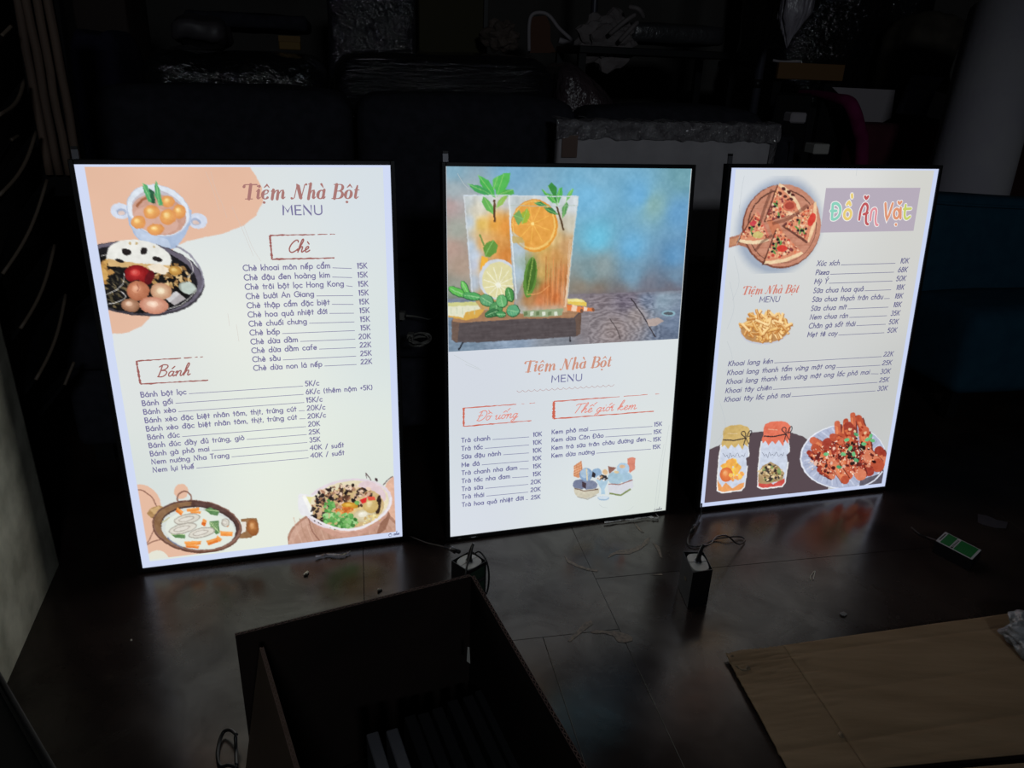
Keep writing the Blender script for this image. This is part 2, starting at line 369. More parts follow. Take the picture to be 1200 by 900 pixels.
MARK = {'\u0301': 'acute', '\u0300': 'grave', '\u0309': 'hook', '\u0303': 'tilde', '\u0323': 'under', '\u0302': 'hat', '\u0306': 'breve', '\u031b': 'horn'}
def marks(base, wd, ms):
    cap = base.isupper(); y = 1.14 if cap else .74; xc = wd/2
    if base in 'bdh': y = 1.14
    out = []; top = None
    names = [MARK[m] for m in ms if m in MARK]
    if 'hat' in names: out.append([(xc-.15, y), (xc, y+.15), (xc+.15, y)]); top = 1
    if 'breve' in names: out.append(arc(xc, y+.14, .14, .13, 190, 350, 5)); top = 1
    if 'horn' in names: out.append([(wd-.08, .56), (wd+.04, .62), (wd+.05, .76)])
    if 'under' in names: out.append(dot(xc, -.2))
    x2, y2 = (xc+.17, y+.18) if top else (xc, y)
    if top and 'tilde' in names: x2, y2 = xc, y+.24
    if 'acute' in names: out.append([(x2-.04, y2), (x2+.10, y2+.19)])
    if top and 'grave' in names: x2 = xc-.15
    if 'grave' in names: out.append([(x2+.06, y2), (x2-.08, y2+.19)])
    if 'hook' in names: out.append(arc(x2+.01, y2+.16, .07, .07, 160, -60, 4)+[(x2+.01, y2+.01)])
    if 'tilde' in names: out.append([(x2-.16, y2+.03), (x2-.07, y2+.1), (x2+.06, y2+.03), (x2+.16, y2+.11)])
    return out
def split(ch):
    if ch in 'đĐ': return ch, []
    d = unicodedata.normalize('NFD', ch); return d[0], list(d[1:])
def width(text, spac=SPAC):
    return sum(G[split(c)[0]][0]+spac for c in text)-spac

class Ink:
    """collects strokes and filled shapes in sheet millimetres (u right, v down) and makes one mesh of them"""
    def __init__(s, z): s.V = []; s.F = []; s.z = z
    def add(s, pts, faces):
        o = len(s.V); s.V += [(p[0]/1000, -p[1]/1000, s.z) for p in pts]; s.F += [tuple(i+o for i in f) for f in faces]
    def poly(s, pts):
        a = sum(pts[i][0]*pts[(i+1) % len(pts)][1]-pts[(i+1) % len(pts)][0]*pts[i][1] for i in range(len(pts)))
        if a > 0: pts = pts[::-1]
        s.add(pts, [tuple(range(len(pts)))])
    def stroke(s, pts, w, cap=True):
        """w: width or list of widths"""
        n = len(pts); ws = list(w) if hasattr(w, '__len__') else [w]*n
        P, L = [], []
        for i in range(n):
            a = pts[max(i-1, 0)]; b = pts[min(i+1, n-1)]
            dx, dy = b[0]-a[0], b[1]-a[1]; l = math.hypot(dx, dy) or 1e-6
            f = 1.
            if 0 < i < n-1:
                ax, ay = pts[i][0]-a[0], pts[i][1]-a[1]; bx, by = b[0]-pts[i][0], b[1]-pts[i][1]
                la = math.hypot(ax, ay) or 1e-6; lb = math.hypot(bx, by) or 1e-6
                ca = (ax*bx+ay*by)/la/lb; f = min(2.2, 1/math.sqrt(max(.12, (1+ca)/2)))
            px, py = -dy/l*ws[i]/2*f, dx/l*ws[i]/2*f
            P += [(pts[i][0]+px, pts[i][1]+py), (pts[i][0]-px, pts[i][1]-py)]
        s.add(P, [(2*i, 2*i+2, 2*i+3, 2*i+1) for i in range(n-1)])
        if cap:
            for i in (0, n-1): s.disc(pts[i][0], pts[i][1], ws[i]/2, ws[i]/2, 6)
    def disc(s, x, y, rx, ry, n=12):
        s.add([(x+rx*math.cos(2*math.pi*k/n), y-ry*math.sin(2*math.pi*k/n)) for k in range(n)], [tuple(range(n))])
    def text(s, txt, x0, y0, x1, y1, h, stroke, font=G, shear=0., spac=SPAC, rot=True):
        """baseline from (x0,y0) to (x1,y1) in mm; h cap height"""
        wd = width(txt, spac); L = math.hypot(x1-x0, y1-y0); ux, uy = (x1-x0)/L, (y1-y0)/L; sx = L/wd
        cx = 0.
        for ch in txt:
            b, ms = split(ch); adv, st = font[b]
            if b == 'i' and ms and any(MARK.get(q) not in ('under',) for q in ms): st = font['ı'][1]
            for q in list(st)+marks(b, adv, ms):
                if len(q) == 2 and abs(q[0][0]-q[1][0]) < .03 and q[0][1] == q[1][1]:
                    px, py = q[0][0]+.012, q[0][1]; s.disc(x0+ux*(cx+px+shear*py)*sx+uy*py*h, y0+uy*(cx+px+shear*py)*sx-ux*py*h, max(.09*h, stroke*.62), max(.09*h, stroke*.62), 8); continue
                s.stroke([((x0+ux*(cx+px+shear*py)*sx - uy*-1*0 + uy*py*h), (y0+uy*(cx+px+shear*py)*sx-ux*py*h)) for px, py in q], stroke, cap=stroke > 2)
            cx += adv+spac
    def build(s, name, mt, parent):
        me = pyd(s.V, s.F, name); return link(name, me, mt, parent)

def crom(pts, res=5):
    out = []; n = len(pts)
    for i in range(n-1):
        a, b, c, d = pts[max(i-1, 0)], pts[i], pts[i+1], pts[min(i+2, n-1)]
        for k in range(res):
            t = k/res
            out.append(tuple(.5*((2*b[j])+(c[j]-a[j])*t+(2*a[j]-5*b[j]+4*c[j]-d[j])*t*t+(3*b[j]-a[j]-3*c[j]+d[j])*t**3) for j in (0, 1)))
    out.append(tuple(pts[-1])); return out

# high-contrast italic used for the shop name: strokes carry their own widths (thin .045, stem .17)
TH, TK = .05, .175
def va(cx, cy, rx, ry, a0, a1, n=10, wk=TK, tilt=0):
    p = arc(cx, cy, rx, ry, a0, a1, n); return p, [TH+(wk-TH)*abs(math.cos(R(a0+(a1-a0)*k/n+tilt)))**1.6 for k in range(n+1)]
def vs(*pts):
    """(x, y, width) triples"""
    return [(a, b) for a, b, c in pts], [c for a, b, c in pts]
D = {
 'T': (.78, [vs((.02, .86, .12), (.03, .9, .13), (.07, .96, .06), (.2, .97, TH), (.84, .97, TH), (.86, .84, TH)), vs((.43, .97, TK), (.43, .02, TK)), vs((.2, .02, TH), (.66, .02, TH)), vs((.0, .82, .15), (.02, .82, .15))]),
 'i': (.32, [vs((.0, .52, TH), (.1, .62, TH)), vs((.14, .62, .15), (.14, .1, .15)), vs((.14, .06, .1), (.2, .02, TH), (.32, .14, TH)), vs((.13, .86, .17), (.15, .86, .17))]),
 'ê': (.50, [va(.24, .31, .2, .3, 50, 320, 12), vs((.1, .3, TH), (.34, .4, TH), (.40, .54, TH), (.33, .61, TH)), vs((.08, .78, TH), (.24, .96, .09), (.4, .78, TH)), vs((.2, -.22, .15), (.22, -.22, .15))]),
 'm': (.98, [vs((0, .52, TH), (.08, .62, TH)), vs((.13, .62, .16), (.13, 0, .16)), vs((.17, .3, TH), (.3, .58, TH), (.42, .58, .1), (.46, .45, .15), (.46, 0, .16)), vs((.5, .3, TH), (.63, .58, TH), (.75, .58, .1), (.79, .45, .15), (.79, .1, .15)), vs((.79, .06, .1), (.85, .02, TH), (.96, .14, TH))]),
 'N': (.92, [vs((.0, .06, .13), (.03, .04, .13), (.1, .02, TH), (.18, .1, TH), (.24, .97, TH)), vs((.22, .97, .1), (.3, .9, .19), (.62, .05, .19), (.64, .0, .08)), vs((.64, .02, TH), (.74, .96, TH), (.84, 1.0, TH)), vs((.82, .98, .13), (.84, .98, .13))]),
 'h': (.60, [vs((.0, 1.0, TH), (.1, 1.04, TH)), vs((.14, 1.04, .15), (.14, 0, .16)), vs((.18, .3, TH), (.3, .58, TH), (.4, .58, .1), (.44, .45, .15), (.44, .1, .15)), vs((.44, .06, .1), (.5, .02, TH), (.6, .14, TH))]),
 'à': (.58, [va(.26, .3, .2, .29, 40, 330, 12), vs((.44, .62, .15), (.44, .1, .15)), vs((.44, .06, .1), (.5, .02, TH), (.58, .14, TH)), vs((.18, 1.0, .13), (.34, .78, TH))]),
 'B': (.80, [vs((.04, .98, TH), (.5, .98, TH)), vs((.22, .98, TK), (.22, .02, TK)), vs((.04, .02, TH), (.45, .02, TH)), va(.45, .76, .22, .22, 90, -90, 8, .16), va(.45, .28, .28, .26, 90, -90, 8, .17), vs((.22, .53, TH), (.5, .53, TH))]),
 'ộ': (.54, [va(.26, .3, .2, .29, 0, 360, 16), vs((.1, .78, TH), (.26, .96, .09), (.42, .78, TH)), vs((.24, -.22, .15), (.26, -.22, .15))]),
 't': (.36, [vs((.17, .9, .08), (.15, .62, .15), (.15, .12, .15)), vs((.15, .08, .12), (.22, .01, TH), (.36, .14, TH)), vs((.02, .6, TH), (.34, .6, TH))]),
 ' ': (.28, []),
}
D['ệ'] = D['ê']
def shop_name(k, x0, y0, x1, y1, h, shear=.22):
    txt = ['T', 'i', 'ệ', 'm', ' ', 'N', 'h', 'à', ' ', 'B', 'ộ', 't']
    sp = .07; wd = sum(D[c][0]+sp for c in txt)-sp; L = math.hypot(x1-x0, y1-y0); ux, uy = (x1-x0)/L, (y1-y0)/L; sx = L/(wd+.2); cx = 0
    for ch in txt:
        adv, st = D[ch]
        for pts, ws in st:
            k.stroke([(x0+ux*(cx+px+shear*py*h/sx)*sx+uy*py*h, y0+uy*(cx+px)*sx-ux*py*h) for px, py in pts], [max(w_*h*1.22, 1.2) for w_ in ws])
        cx += adv+sp

# flowing brush hand of the section headings
S_ = {
 'C': (.62, [[(.56, .82), (.5, .97), (.34, .95), (.14, .7), (.04, .35), (.12, .08), (.3, .0), (.52, .14), (.62, .26)]]),
 'h': (.46, [[(.0, .15), (.16, .5), (.28, .9), (.24, 1.05), (.17, .95), (.1, .5), (.06, 0)], [(.07, .1), (.18, .38), (.29, .44), (.32, .34), (.3, .08), (.36, .0), (.46, .1)]]),
 'e': (.40, [[(.0, .1), (.14, .18), (.28, .32), (.25, .44), (.14, .4), (.08, .2), (.14, .02), (.28, .02), (.4, .14)]]),
 'B': (.66, [[(.2, .95), (.16, .5), (.08, .05)], [(.04, .86), (.25, 1.02), (.5, .98), (.56, .82), (.42, .62), (.2, .54), (.42, .52), (.56, .36), (.48, .12), (.28, 0), (.04, .04)]]),
 'a': (.46, [[(.3, .4), (.16, .42), (.05, .25), (.07, .04), (.18, .02), (.3, .2), (.34, .42), (.31, .12), (.36, .0), (.46, .1)]]),
 'n': (.48, [[(.0, .3), (.08, .42), (.1, .3), (.06, 0)], [(.07, .1), (.18, .38), (.29, .44), (.33, .34), (.31, .08), (.37, .0), (.48, .1)]]),
 'Đ': (.72, [[(.24, .95), (.18, .5), (.1, .05)], [(.06, .84), (.3, 1.0), (.56, .92), (.68, .6), (.56, .2), (.3, .0), (.06, .06)], [(.06, .5), (.38, .54)]]),
 'o': (.42, [[(.2, .42), (.07, .36), (.05, .12), (.16, .0), (.29, .1), (.31, .3), (.2, .42), (.3, .36), (.42, .4)]]),
 'u': (.48, [[(.0, .3), (.08, .42), (.09, .2), (.1, .03), (.2, .0), (.3, .15), (.35, .42), (.33, .1), (.38, .0), (.48, .1)]]),
 'g': (.46, [[(.3, .4), (.16, .42), (.05, .25), (.08, .04), (.2, .04), (.3, .2), (.34, .42), (.28, -.1), (.16, -.38), (.04, -.36), (.08, -.2), (.3, -.04), (.46, .1)]]),
 'T': (.60, [[(.0, .82), (.12, .95), (.4, .96), (.66, 1.0)], [(.36, .95), (.28, .5), (.18, .02)]]),
 'i': (.24, [[(.0, .3), (.08, .42), (.09, .12), (.14, .0), (.24, .1)], [(.14, .62), (.15, .64)]]),
 'k': (.46, [[(.0, .15), (.16, .5), (.28, .9), (.24, 1.05), (.17, .95), (.1, .5), (.06, 0)], [(.08, .22), (.24, .44), (.32, .36), (.12, .24), (.3, .02), (.46, .1)]]),
 'm': (.68, [[(.0, .3), (.07, .42), (.09, .3), (.05, 0)], [(.07, .1), (.17, .4), (.26, .42), (.26, .2), (.25, 0)], [(.26, .1), (.37, .4), (.47, .42), (.49, .28), (.48, .06), (.55, .0), (.68, .1)]]),
 ' ': (.30, []),
}
def script(k, txt, x0, y0, x1, y1, h, w, shear=.25):
    seq = [split(c) for c in txt]; wd = sum(S_[b][0] for b, _ in seq)
    L = math.hypot(x1-x0, y1-y0); ux, uy = (x1-x0)/L, (y1-y0)/L; sx = L/(wd+shear*.6); cx = 0
    for b, ms in seq:
        adv, st = S_[b]
        extra = []
        if ms:
            for q in marks(b, adv, ms): extra.append([(a, c-.10 if c > .5 and not b.isupper() else c) for a, c in q])
        for q in [crom(p_, 4) for p_ in st]+extra:
            k.stroke([(x0+ux*(cx+px+shear*py)*sx+uy*py*h, y0+uy*(cx+px+shear*py)*sx-ux*py*h) for px, py in q], w)
        cx += adv

def brush_frame(k, P, tl, bl, tr, br, w, wl, seed):
    """hand-drawn frame, open on the right, with ragged edges"""
    rnd = random.Random(seed)
    tl, bl, tr, br = [P.uv(*q) for q in (tl, bl, tr, br)]
    def rag(a, b, w0, w1, gaps):
        n = 26; pts = []; ws = []
        for i in range(n+1):
            t = i/n; pts.append((a[0]+(b[0]-a[0])*t+rnd.uniform(-.3, .3), a[1]+(b[1]-a[1])*t+rnd.uniform(-.5, .5))); ws.append((w0+(w1-w0)*t)*rnd.uniform(.5, 1.3))
        cur = [0]
        for i in range(1, n+1):
            if gaps and i/n > gaps and rnd.random() < .35:
                if len(cur) > 1: k.stroke([pts[j] for j in cur], [ws[j] for j in cur], False)
                cur = []
            cur.append(i)
        if len(cur) > 1: k.stroke([pts[j] for j in cur], [ws[j] for j in cur], False)
    rag(tl, tr, w, w*.45, .62); rag(tl, bl, wl, wl, 0); rag(bl, br, w, w*.8, 0)

def menu(k, P, names, prices, l0, l1, r0, r1, h, sw, ext, lead_gap, left_prices=False, shear=0., lead_to=None):
    """rows of a menu: names from l0..l1 (first/last baseline left px), prices ending at r0..r1, leader rules between.
    ext: cap units to mm"""
    l0, l1, r0, r1 = [P.uv(*q) for q in (l0, l1, r0, r1)]; n = len(names)
    for i, (a, b) in enumerate(zip(names, prices)):
        t = i/(n-1); A = (l0[0]+(l1[0]-l0[0])*t, l0[1]+(l1[1]-l0[1])*t); B = (r0[0]+(r1[0]-r0[0])*t, r0[1]+(r1[1]-r0[1])*t)
        wa, wb = width(a)*ext, width(b)*ext
        k.text(a, A[0], A[1], A[0]+wa, A[1], h, sw, shear=shear)
        if left_prices: bx = B[0]
        else: bx = B[0]-wb
        k.text(b, bx, B[1], bx+wb, B[1], h, sw, shear=shear)
        le = (lead_to if lead_to is not None else bx)-(5 if lead_to is None else 0)
        s0 = A[0]+wa+lead_gap
        if le-s0 > 2: k.stroke([(s0, A[1]-.4), (le, B[1]-.4)], sw*.62, False)

# ------------------------------------------------------------------ picture painter (colours per grid point of the printed sheet)
class Canvas:
    def __init__(s, P, px, cell=1.7, ss=2, bg=None):
        """px: polygon (photo pixels) whose uv bounding box is the patch; cell in mm"""
        s.P = P; q = P.uvs(px); us = [a for a, b in q]; vs_ = [b for a, b in q]
        s.u0, s.u1, s.v0, s.v1 = min(us), max(us), min(vs_), max(vs_)
        s.nx = int((s.u1-s.u0)/cell)+1; s.ny = int((s.v1-s.v0)/cell)+1; s.ss = ss
        s.W = s.nx*ss; s.H = s.ny*ss; s.kx = s.W/(s.u1-s.u0); s.ky = s.H/(s.v1-s.v0)
        yy, xx = np.mgrid[0:s.H, 0:s.W]
        s.U = s.u0+(xx+.5)/s.kx; s.Vv = s.v0+(yy+.5)/s.ky
        s.img = np.zeros((s.H, s.W, 3)); s.rnd = np.random.RandomState(3)
        if bg is not None: s.img[:] = bg(s.U, s.Vv) if callable(bg) else np.array(bg)
        s.clip = None; s.bg0 = s.img.copy() if bg is not None else None; s.tex = 1.
    def mask(s, pts):
        """pts in canvas pixels -> (slice, bool mask)"""
        p = np.array(pts); x0 = max(int(p[:, 0].min())-1, 0); x1 = min(int(p[:, 0].max())+2, s.W); y0 = max(int(p[:, 1].min())-1, 0); y1 = min(int(p[:, 1].max())+2, s.H)
        if x1 <= x0 or y1 <= y0: return None
        Y, Xx = np.mgrid[y0:y1, x0:x1]; Y = Y+.5; Xx = Xx+.5; ins = np.zeros(Y.shape, bool)
        xa, ya = p[-1]
        for xb, yb in p:
            if ya != yb:
                c = ((yb > Y) != (ya > Y)) & (Xx < (xa-xb)*(Y-yb)/(ya-yb)+xb); ins ^= c
            xa, ya = xb, yb
        sl = (slice(y0, y1), slice(x0, x1))
        if s.clip is not None: ins &= s.clip[sl]
        return sl, ins
    def cp(s, pts): return [((u-s.u0)*s.kx, (v-s.v0)*s.ky) for u, v in s.P.uvs(pts)]
    def poly(s, pts, col, a=1.):
        r = s.mask(s.cp(pts))
        if r is None: return
        sl, mk = r; mk = mk[..., None]*a; s.img[sl] = s.img[sl]*(1-mk)+np.array(col, float)*mk
    def setclip(s, pts):
        if pts is None: s.clip = None; return
        s.clip = None; r = s.mask(s.cp(pts)); c = np.zeros((s.H, s.W), bool); c[r[0]] = r[1]; s.clip = c
    @staticmethod
    def ell(cx, cy, rx, ry, rot=0, n=36, a0=0, a1=360):
        c, q = math.cos(R(rot)), math.sin(R(rot))
        return [(cx+rx*math.cos(t)*c-ry*math.sin(t)*q, cy+rx*math.cos(t)*q+ry*math.sin(t)*c) for t in [R(a0+(a1-a0)*k/n) for k in range(n+1)]]
    def ellipse(s, cx, cy, rx, ry, rot=0, col=(0, 0, 0), a=1., n=28): s.poly(s.ell(cx, cy, rx, ry, rot, n), col, a)
    def ball(s, cx, cy, rx, ry, rot, edge, mid, hi, hx=-.25, hy=-.3, n=7):
        for k in range(n):
            t = k/(n-1); f = 1-t*.92
            c = np.array(edge)*(1-t)+np.array(mid)*t if t < .6 else np.array(mid)*(1-(t-.6)/.4)+np.array(hi)*((t-.6)/.4)
            s.ellipse(cx+hx*rx*t, cy+hy*ry*t, rx*f, ry*f, rot, c, n=18)
    def line(s, pts, w, col, a=1.):
        """stroke of width w px, may be list"""
        n = len(pts); ws = list(w) if hasattr(w, '__len__') else [w]*n; L, Q = [], []
        for i in range(n):
            p = pts[max(i-1, 0)]; q = pts[min(i+1, n-1)]; dx, dy = q[0]-p[0], q[1]-p[1]; l = math.hypot(dx, dy) or 1
            L.append((pts[i][0]-dy/l*ws[i]/2, pts[i][1]+dx/l*ws[i]/2)); Q.append((pts[i][0]+dy/l*ws[i]/2, pts[i][1]-dx/l*ws[i]/2))
        s.poly(L+Q[::-1], col, a)
    def scatter(s, n, inside, size, cols, seed, asp=(.4, 1.), ang=(0, 180), a=1.):
        """small irregular flakes; inside: ('e',cx,cy,rx,ry,rot)"""
        rd = np.random.RandomState(seed); _, cx, cy, rx, ry, rot = inside; c, q = math.cos(R(rot)), math.sin(R(rot))
        for _ in range(n):
            rr = math.sqrt(rd.rand()); t = rd.rand()*6.283; x = rr*math.cos(t)*rx; y = rr*math.sin(t)*ry
            X_, Y_ = cx+x*c-y*q, cy+x*q+y*c; sz = rd.uniform(*size); ap = rd.uniform(*asp); an = R(rd.uniform(*ang))
            k = 7; pts = []
            for j in range(k):
                th = 6.283*j/k; r_ = sz*rd.uniform(.7, 1.25); px, py = r_*math.cos(th), r_*ap*math.sin(th)
                pts.append((X_+px*math.cos(an)-py*math.sin(an), Y_+px*math.sin(an)+py*math.cos(an)))
            col = np.array(cols[rd.randint(len(cols))], float)+rd.uniform(-10, 10)
            s.poly(pts, col, a)
    def field(s, samples, power=3., px=True, sm=12.):
        """smooth colour field through measured sample colours"""
        num = np.zeros((s.H, s.W, 3)); den = np.zeros((s.H, s.W, 1))
        for x, y, c in samples:
            u, v = s.P.uv(x, y); d = ((s.U-u)**2+(s.Vv-v)**2+sm**2)[..., None]; w_ = d**(-power/2); num += w_*np.array(c, float); den += w_
        return num/den
    def noise(s, scale, seed, octaves=4):
        """value noise, scale = feature size in mm"""
        rd = np.random.RandomState(seed); out = np.zeros((s.H, s.W)); amp = 1.; tot = 0
        for _ in range(octaves):
            sx = scale if not hasattr(scale, '__len__') else scale[0]; sy = scale if not hasattr(scale, '__len__') else scale[1]
            gx = (s.U-s.u0)/sx; gy = (s.Vv-s.v0)/sy; g = rd.rand(int(gy.max())+3, int(gx.max())+3)
            ix, iy = gx.astype(int), gy.astype(int); fx, fy_ = gx-ix, gy-iy; fx = fx*fx*(3-2*fx); fy_ = fy_*fy_*(3-2*fy_)
            out += amp*((g[iy, ix]*(1-fx)+g[iy, ix+1]*fx)*(1-fy_)+(g[iy+1, ix]*(1-fx)+g[iy+1, ix+1]*fx)*fy_)
            tot += amp; amp *= .5; scale = (sx/2, sy/2)
        return out/tot
    def photo(s):
        """the pictures are printed photographs: soft irregular outlines and fine tonal texture"""
        base = s.bg0; diff = np.clip(np.abs(s.img-base).max(-1)/30, 0, 1)[..., None] if base is not None else 1.
        a, b = (s.noise(9, 91)-.5)*s.ss*1.3, (s.noise(9, 92)-.5)*s.ss*1.3
        yy, xx = np.mgrid[0:s.H, 0:s.W]
        iy = np.clip((yy+a).astype(int), 0, s.H-1); ix = np.clip((xx+b).astype(int), 0, s.W-1)
        s.img = s.img[iy, ix]
        if base is not None: diff = diff[iy, ix]
        n = (s.noise(7, 93, 3)-.5)[..., None]*26+(s.noise(26, 94, 3)-.5)[..., None]*10
        s.img = s.img+n*diff*s.tex
    def down(s):
        return s.img.reshape(s.ny, s.ss, s.nx, s.ss, 3).mean((1, 3))
    def build(s, name, parent, z=.0006, label=None):
        s.photo(); a = s.down(); ny, nx = s.ny, s.nx
        # samples sit at cell centres; stretch the outer ring to the patch border
        ux = s.u0+(np.arange(nx)+.5)*(s.u1-s.u0)/nx; vy = s.v0+(np.arange(ny)+.5)*(s.v1-s.v0)/ny
        ux[0], ux[-1], vy[0], vy[-1] = s.u0, s.u1, s.v0, s.v1
        mL, mR, mT, mB = s.P.margins; UU, VV = np.meshgrid(ux, vy)
        a[(UU < mL) | (UU > 600-mR) | (VV < mT) | (VV > 900-mB)] = s.P.mcol
        return grid_mesh(name, ux, vy, a, parent, z, M_pic, label)
def grid_mesh(name, ux, vy, cols, parent, z, mt, label=None):
    nx, ny = len(ux), len(vy); UU, VV = np.meshgrid(ux, vy)
    co = np.stack([UU/1000, -VV/1000, np.full_like(UU, z)], -1).reshape(-1, 3).astype(np.float32)
    i = np.arange((ny-1)*(nx-1)); r_, c_ = i//(nx-1), i % (nx-1); a = r_*nx+c_
    q = np.stack([a, a+nx, a+nx+1, a+1], -1).astype(np.int32)
    me = bpy.data.meshes.new(name); me.vertices.add(nx*ny); me.vertices.foreach_set('co', co.ravel())
    me.loops.add(len(q)*4); me.loops.foreach_set('vertex_index', q.ravel()); me.polygons.add(len(q))
    me.polygons.foreach_set('loop_start', np.arange(len(q), dtype=np.int32)*4)
    me.update(calc_edges=True)
    at = me.color_attributes.new('print', 'FLOAT_COLOR', 'POINT')
    c4 = np.ones((nx*ny, 4), np.float32); c4[:, :3] = linarr(cols.reshape(-1, 3)); at.data.foreach_set('color', c4.ravel())
    o = link(name, me, mt, parent)
    if label: o['label'] = label
    return o

# ------------------------------------------------------------------ light box body shared by the three
def lightbox(P, label, margins, paper, margin_col):
    t = thing('light_box', label, 'light box', (0, 0, 0), 0, 'framed menu light boxes')
    t.matrix_world = P.M; P.margins = margins; P.mcol = margin_col
    fr = .0095; bz = -.022; fz_ = .004
    for n, a in (('frame_rail', (-fr, 0, -H_-fr, fr)), ('frame_rail', (W_, W_+fr, -H_-fr, fr)), ('frame_rail', (0, W_, 0, fr)), ('frame_rail', (0, W_, -H_-fr, -H_))):
        bm = bmesh.new(); box_bm(bm, a[0], a[1], a[2], a[3], bz, fz_); bmesh.ops.bevel(bm, geom=bm.edges[:], offset=.0012, segments=1, affect='EDGES')
        link('frame_rail', fin(bm), M_black, t)
    box('back_panel', .0005, W_-.0005, -H_+.0005, -.0005, bz, -.004, M_black, t)
    # hanging tab on the top rail
    tb = box('hanging_tab', -.004, .008, fr, fr+.017, -.014, -.011, M_metal, t); tb['label'] = 'small grey hanging tab'
    box('tab_tip', -.004, .008, fr+.0172, fr+.023, -.0145, -.0105, M_black, tb)
    mL, mR, mT, mB = margins; e = .25
    ux = np.concatenate([[0, 4], [mL-e, mL+e] if mL else [], np.linspace(mL+8, 592-mR, 30), [600-mR-e, 600-mR+e] if mR else [], [596, 600]])
    vy = np.concatenate([[0, 2], [mT-e, mT+e] if mT else [], np.linspace(mT+8, 892-mB, 45), [900-mB-e, 900-mB+e] if mB else [], [897, 900]])
    UU, VV = np.meshgrid(ux, vy); c = paper(UU, VV)
    out = (UU < mL) | (UU > 600-mR) | (VV < mT) | (VV > 900-mB)
    c = np.where(out[..., None], np.array(margin_col, float), c)
    grid_mesh('print_sheet', ux, vy, c, t, 0., M_sheet)
    return t
def backlight_lumps(U, V, seed, sc=160.):
    """slow unevenness of the printed paper's tint"""
    rd = np.random.RandomState(seed); o = np.zeros_like(U)
    for _ in range(5):
        a, b, p = rd.uniform(-1, 1)/sc, rd.uniform(-1, 1)/sc, rd.rand()*6.28
        o = o+np.sin(U*a*3+V*b*3+p)
    return o/5
def mixp(U, V, pts):  # backlight gradient across a sheet, baked into its print colour
    num = 0; den = 0
    for u, v, c in pts:
        w_ = 1/((U-u)**2+(V-v)**2+120.**2)**1.5; num = num+w_[..., None]*np.array(c, float); den = den+w_[..., None]
    return num/den
def paper1(U, V): return mixp(U, V, [(300, 60, (222, 228, 229)), (570, 60, (213, 222, 229)), (560, 400, (216, 226, 226)), (300, 350, (233, 236, 228)), (60, 420, (222, 226, 226)), (300, 600, (233, 240, 228)), (560, 700, (222, 230, 222)), (60, 700, (214, 222, 220)), (300, 850, (232, 236, 222))])+backlight_lumps(U, V, 1)[..., None]*3
def paper2(U, V): return mixp(U, V, [(80, 480, (210, 215, 226)), (300, 480, (214, 221, 228)), (560, 480, (220, 226, 228)), (300, 650, (216, 223, 228)), (80, 700, (211, 220, 226)), (560, 700, (222, 228, 226)), (80, 860, (216, 221, 232)), (300, 860, (222, 230, 230)), (560, 860, (216, 224, 216))])+backlight_lumps(U, V, 2)[..., None]*3
def paper3(U, V): return mixp(U, V, [(60, 60, (214, 224, 230)), (300, 40, (222, 226, 224)), (560, 60, (206, 210, 204)), (560, 300, (206, 210, 206)), (300, 300, (214, 220, 218)), (40, 400, (205, 214, 216)), (300, 550, (206, 212, 212)), (560, 600, (192, 198, 196)), (60, 650, (198, 207, 208)), (400, 700, (190, 197, 198))])+np.array((3., -1., -1.))+backlight_lumps(U, V, 3)[..., None]*3

def margins_of(P, tl, br):
    a = P.uv(*tl); b = P.uv(*br); return a[0], 600-b[0], a[1], 900-b[1]
PURPLE = (122, 117, 158); ROSE = (168, 112, 108)
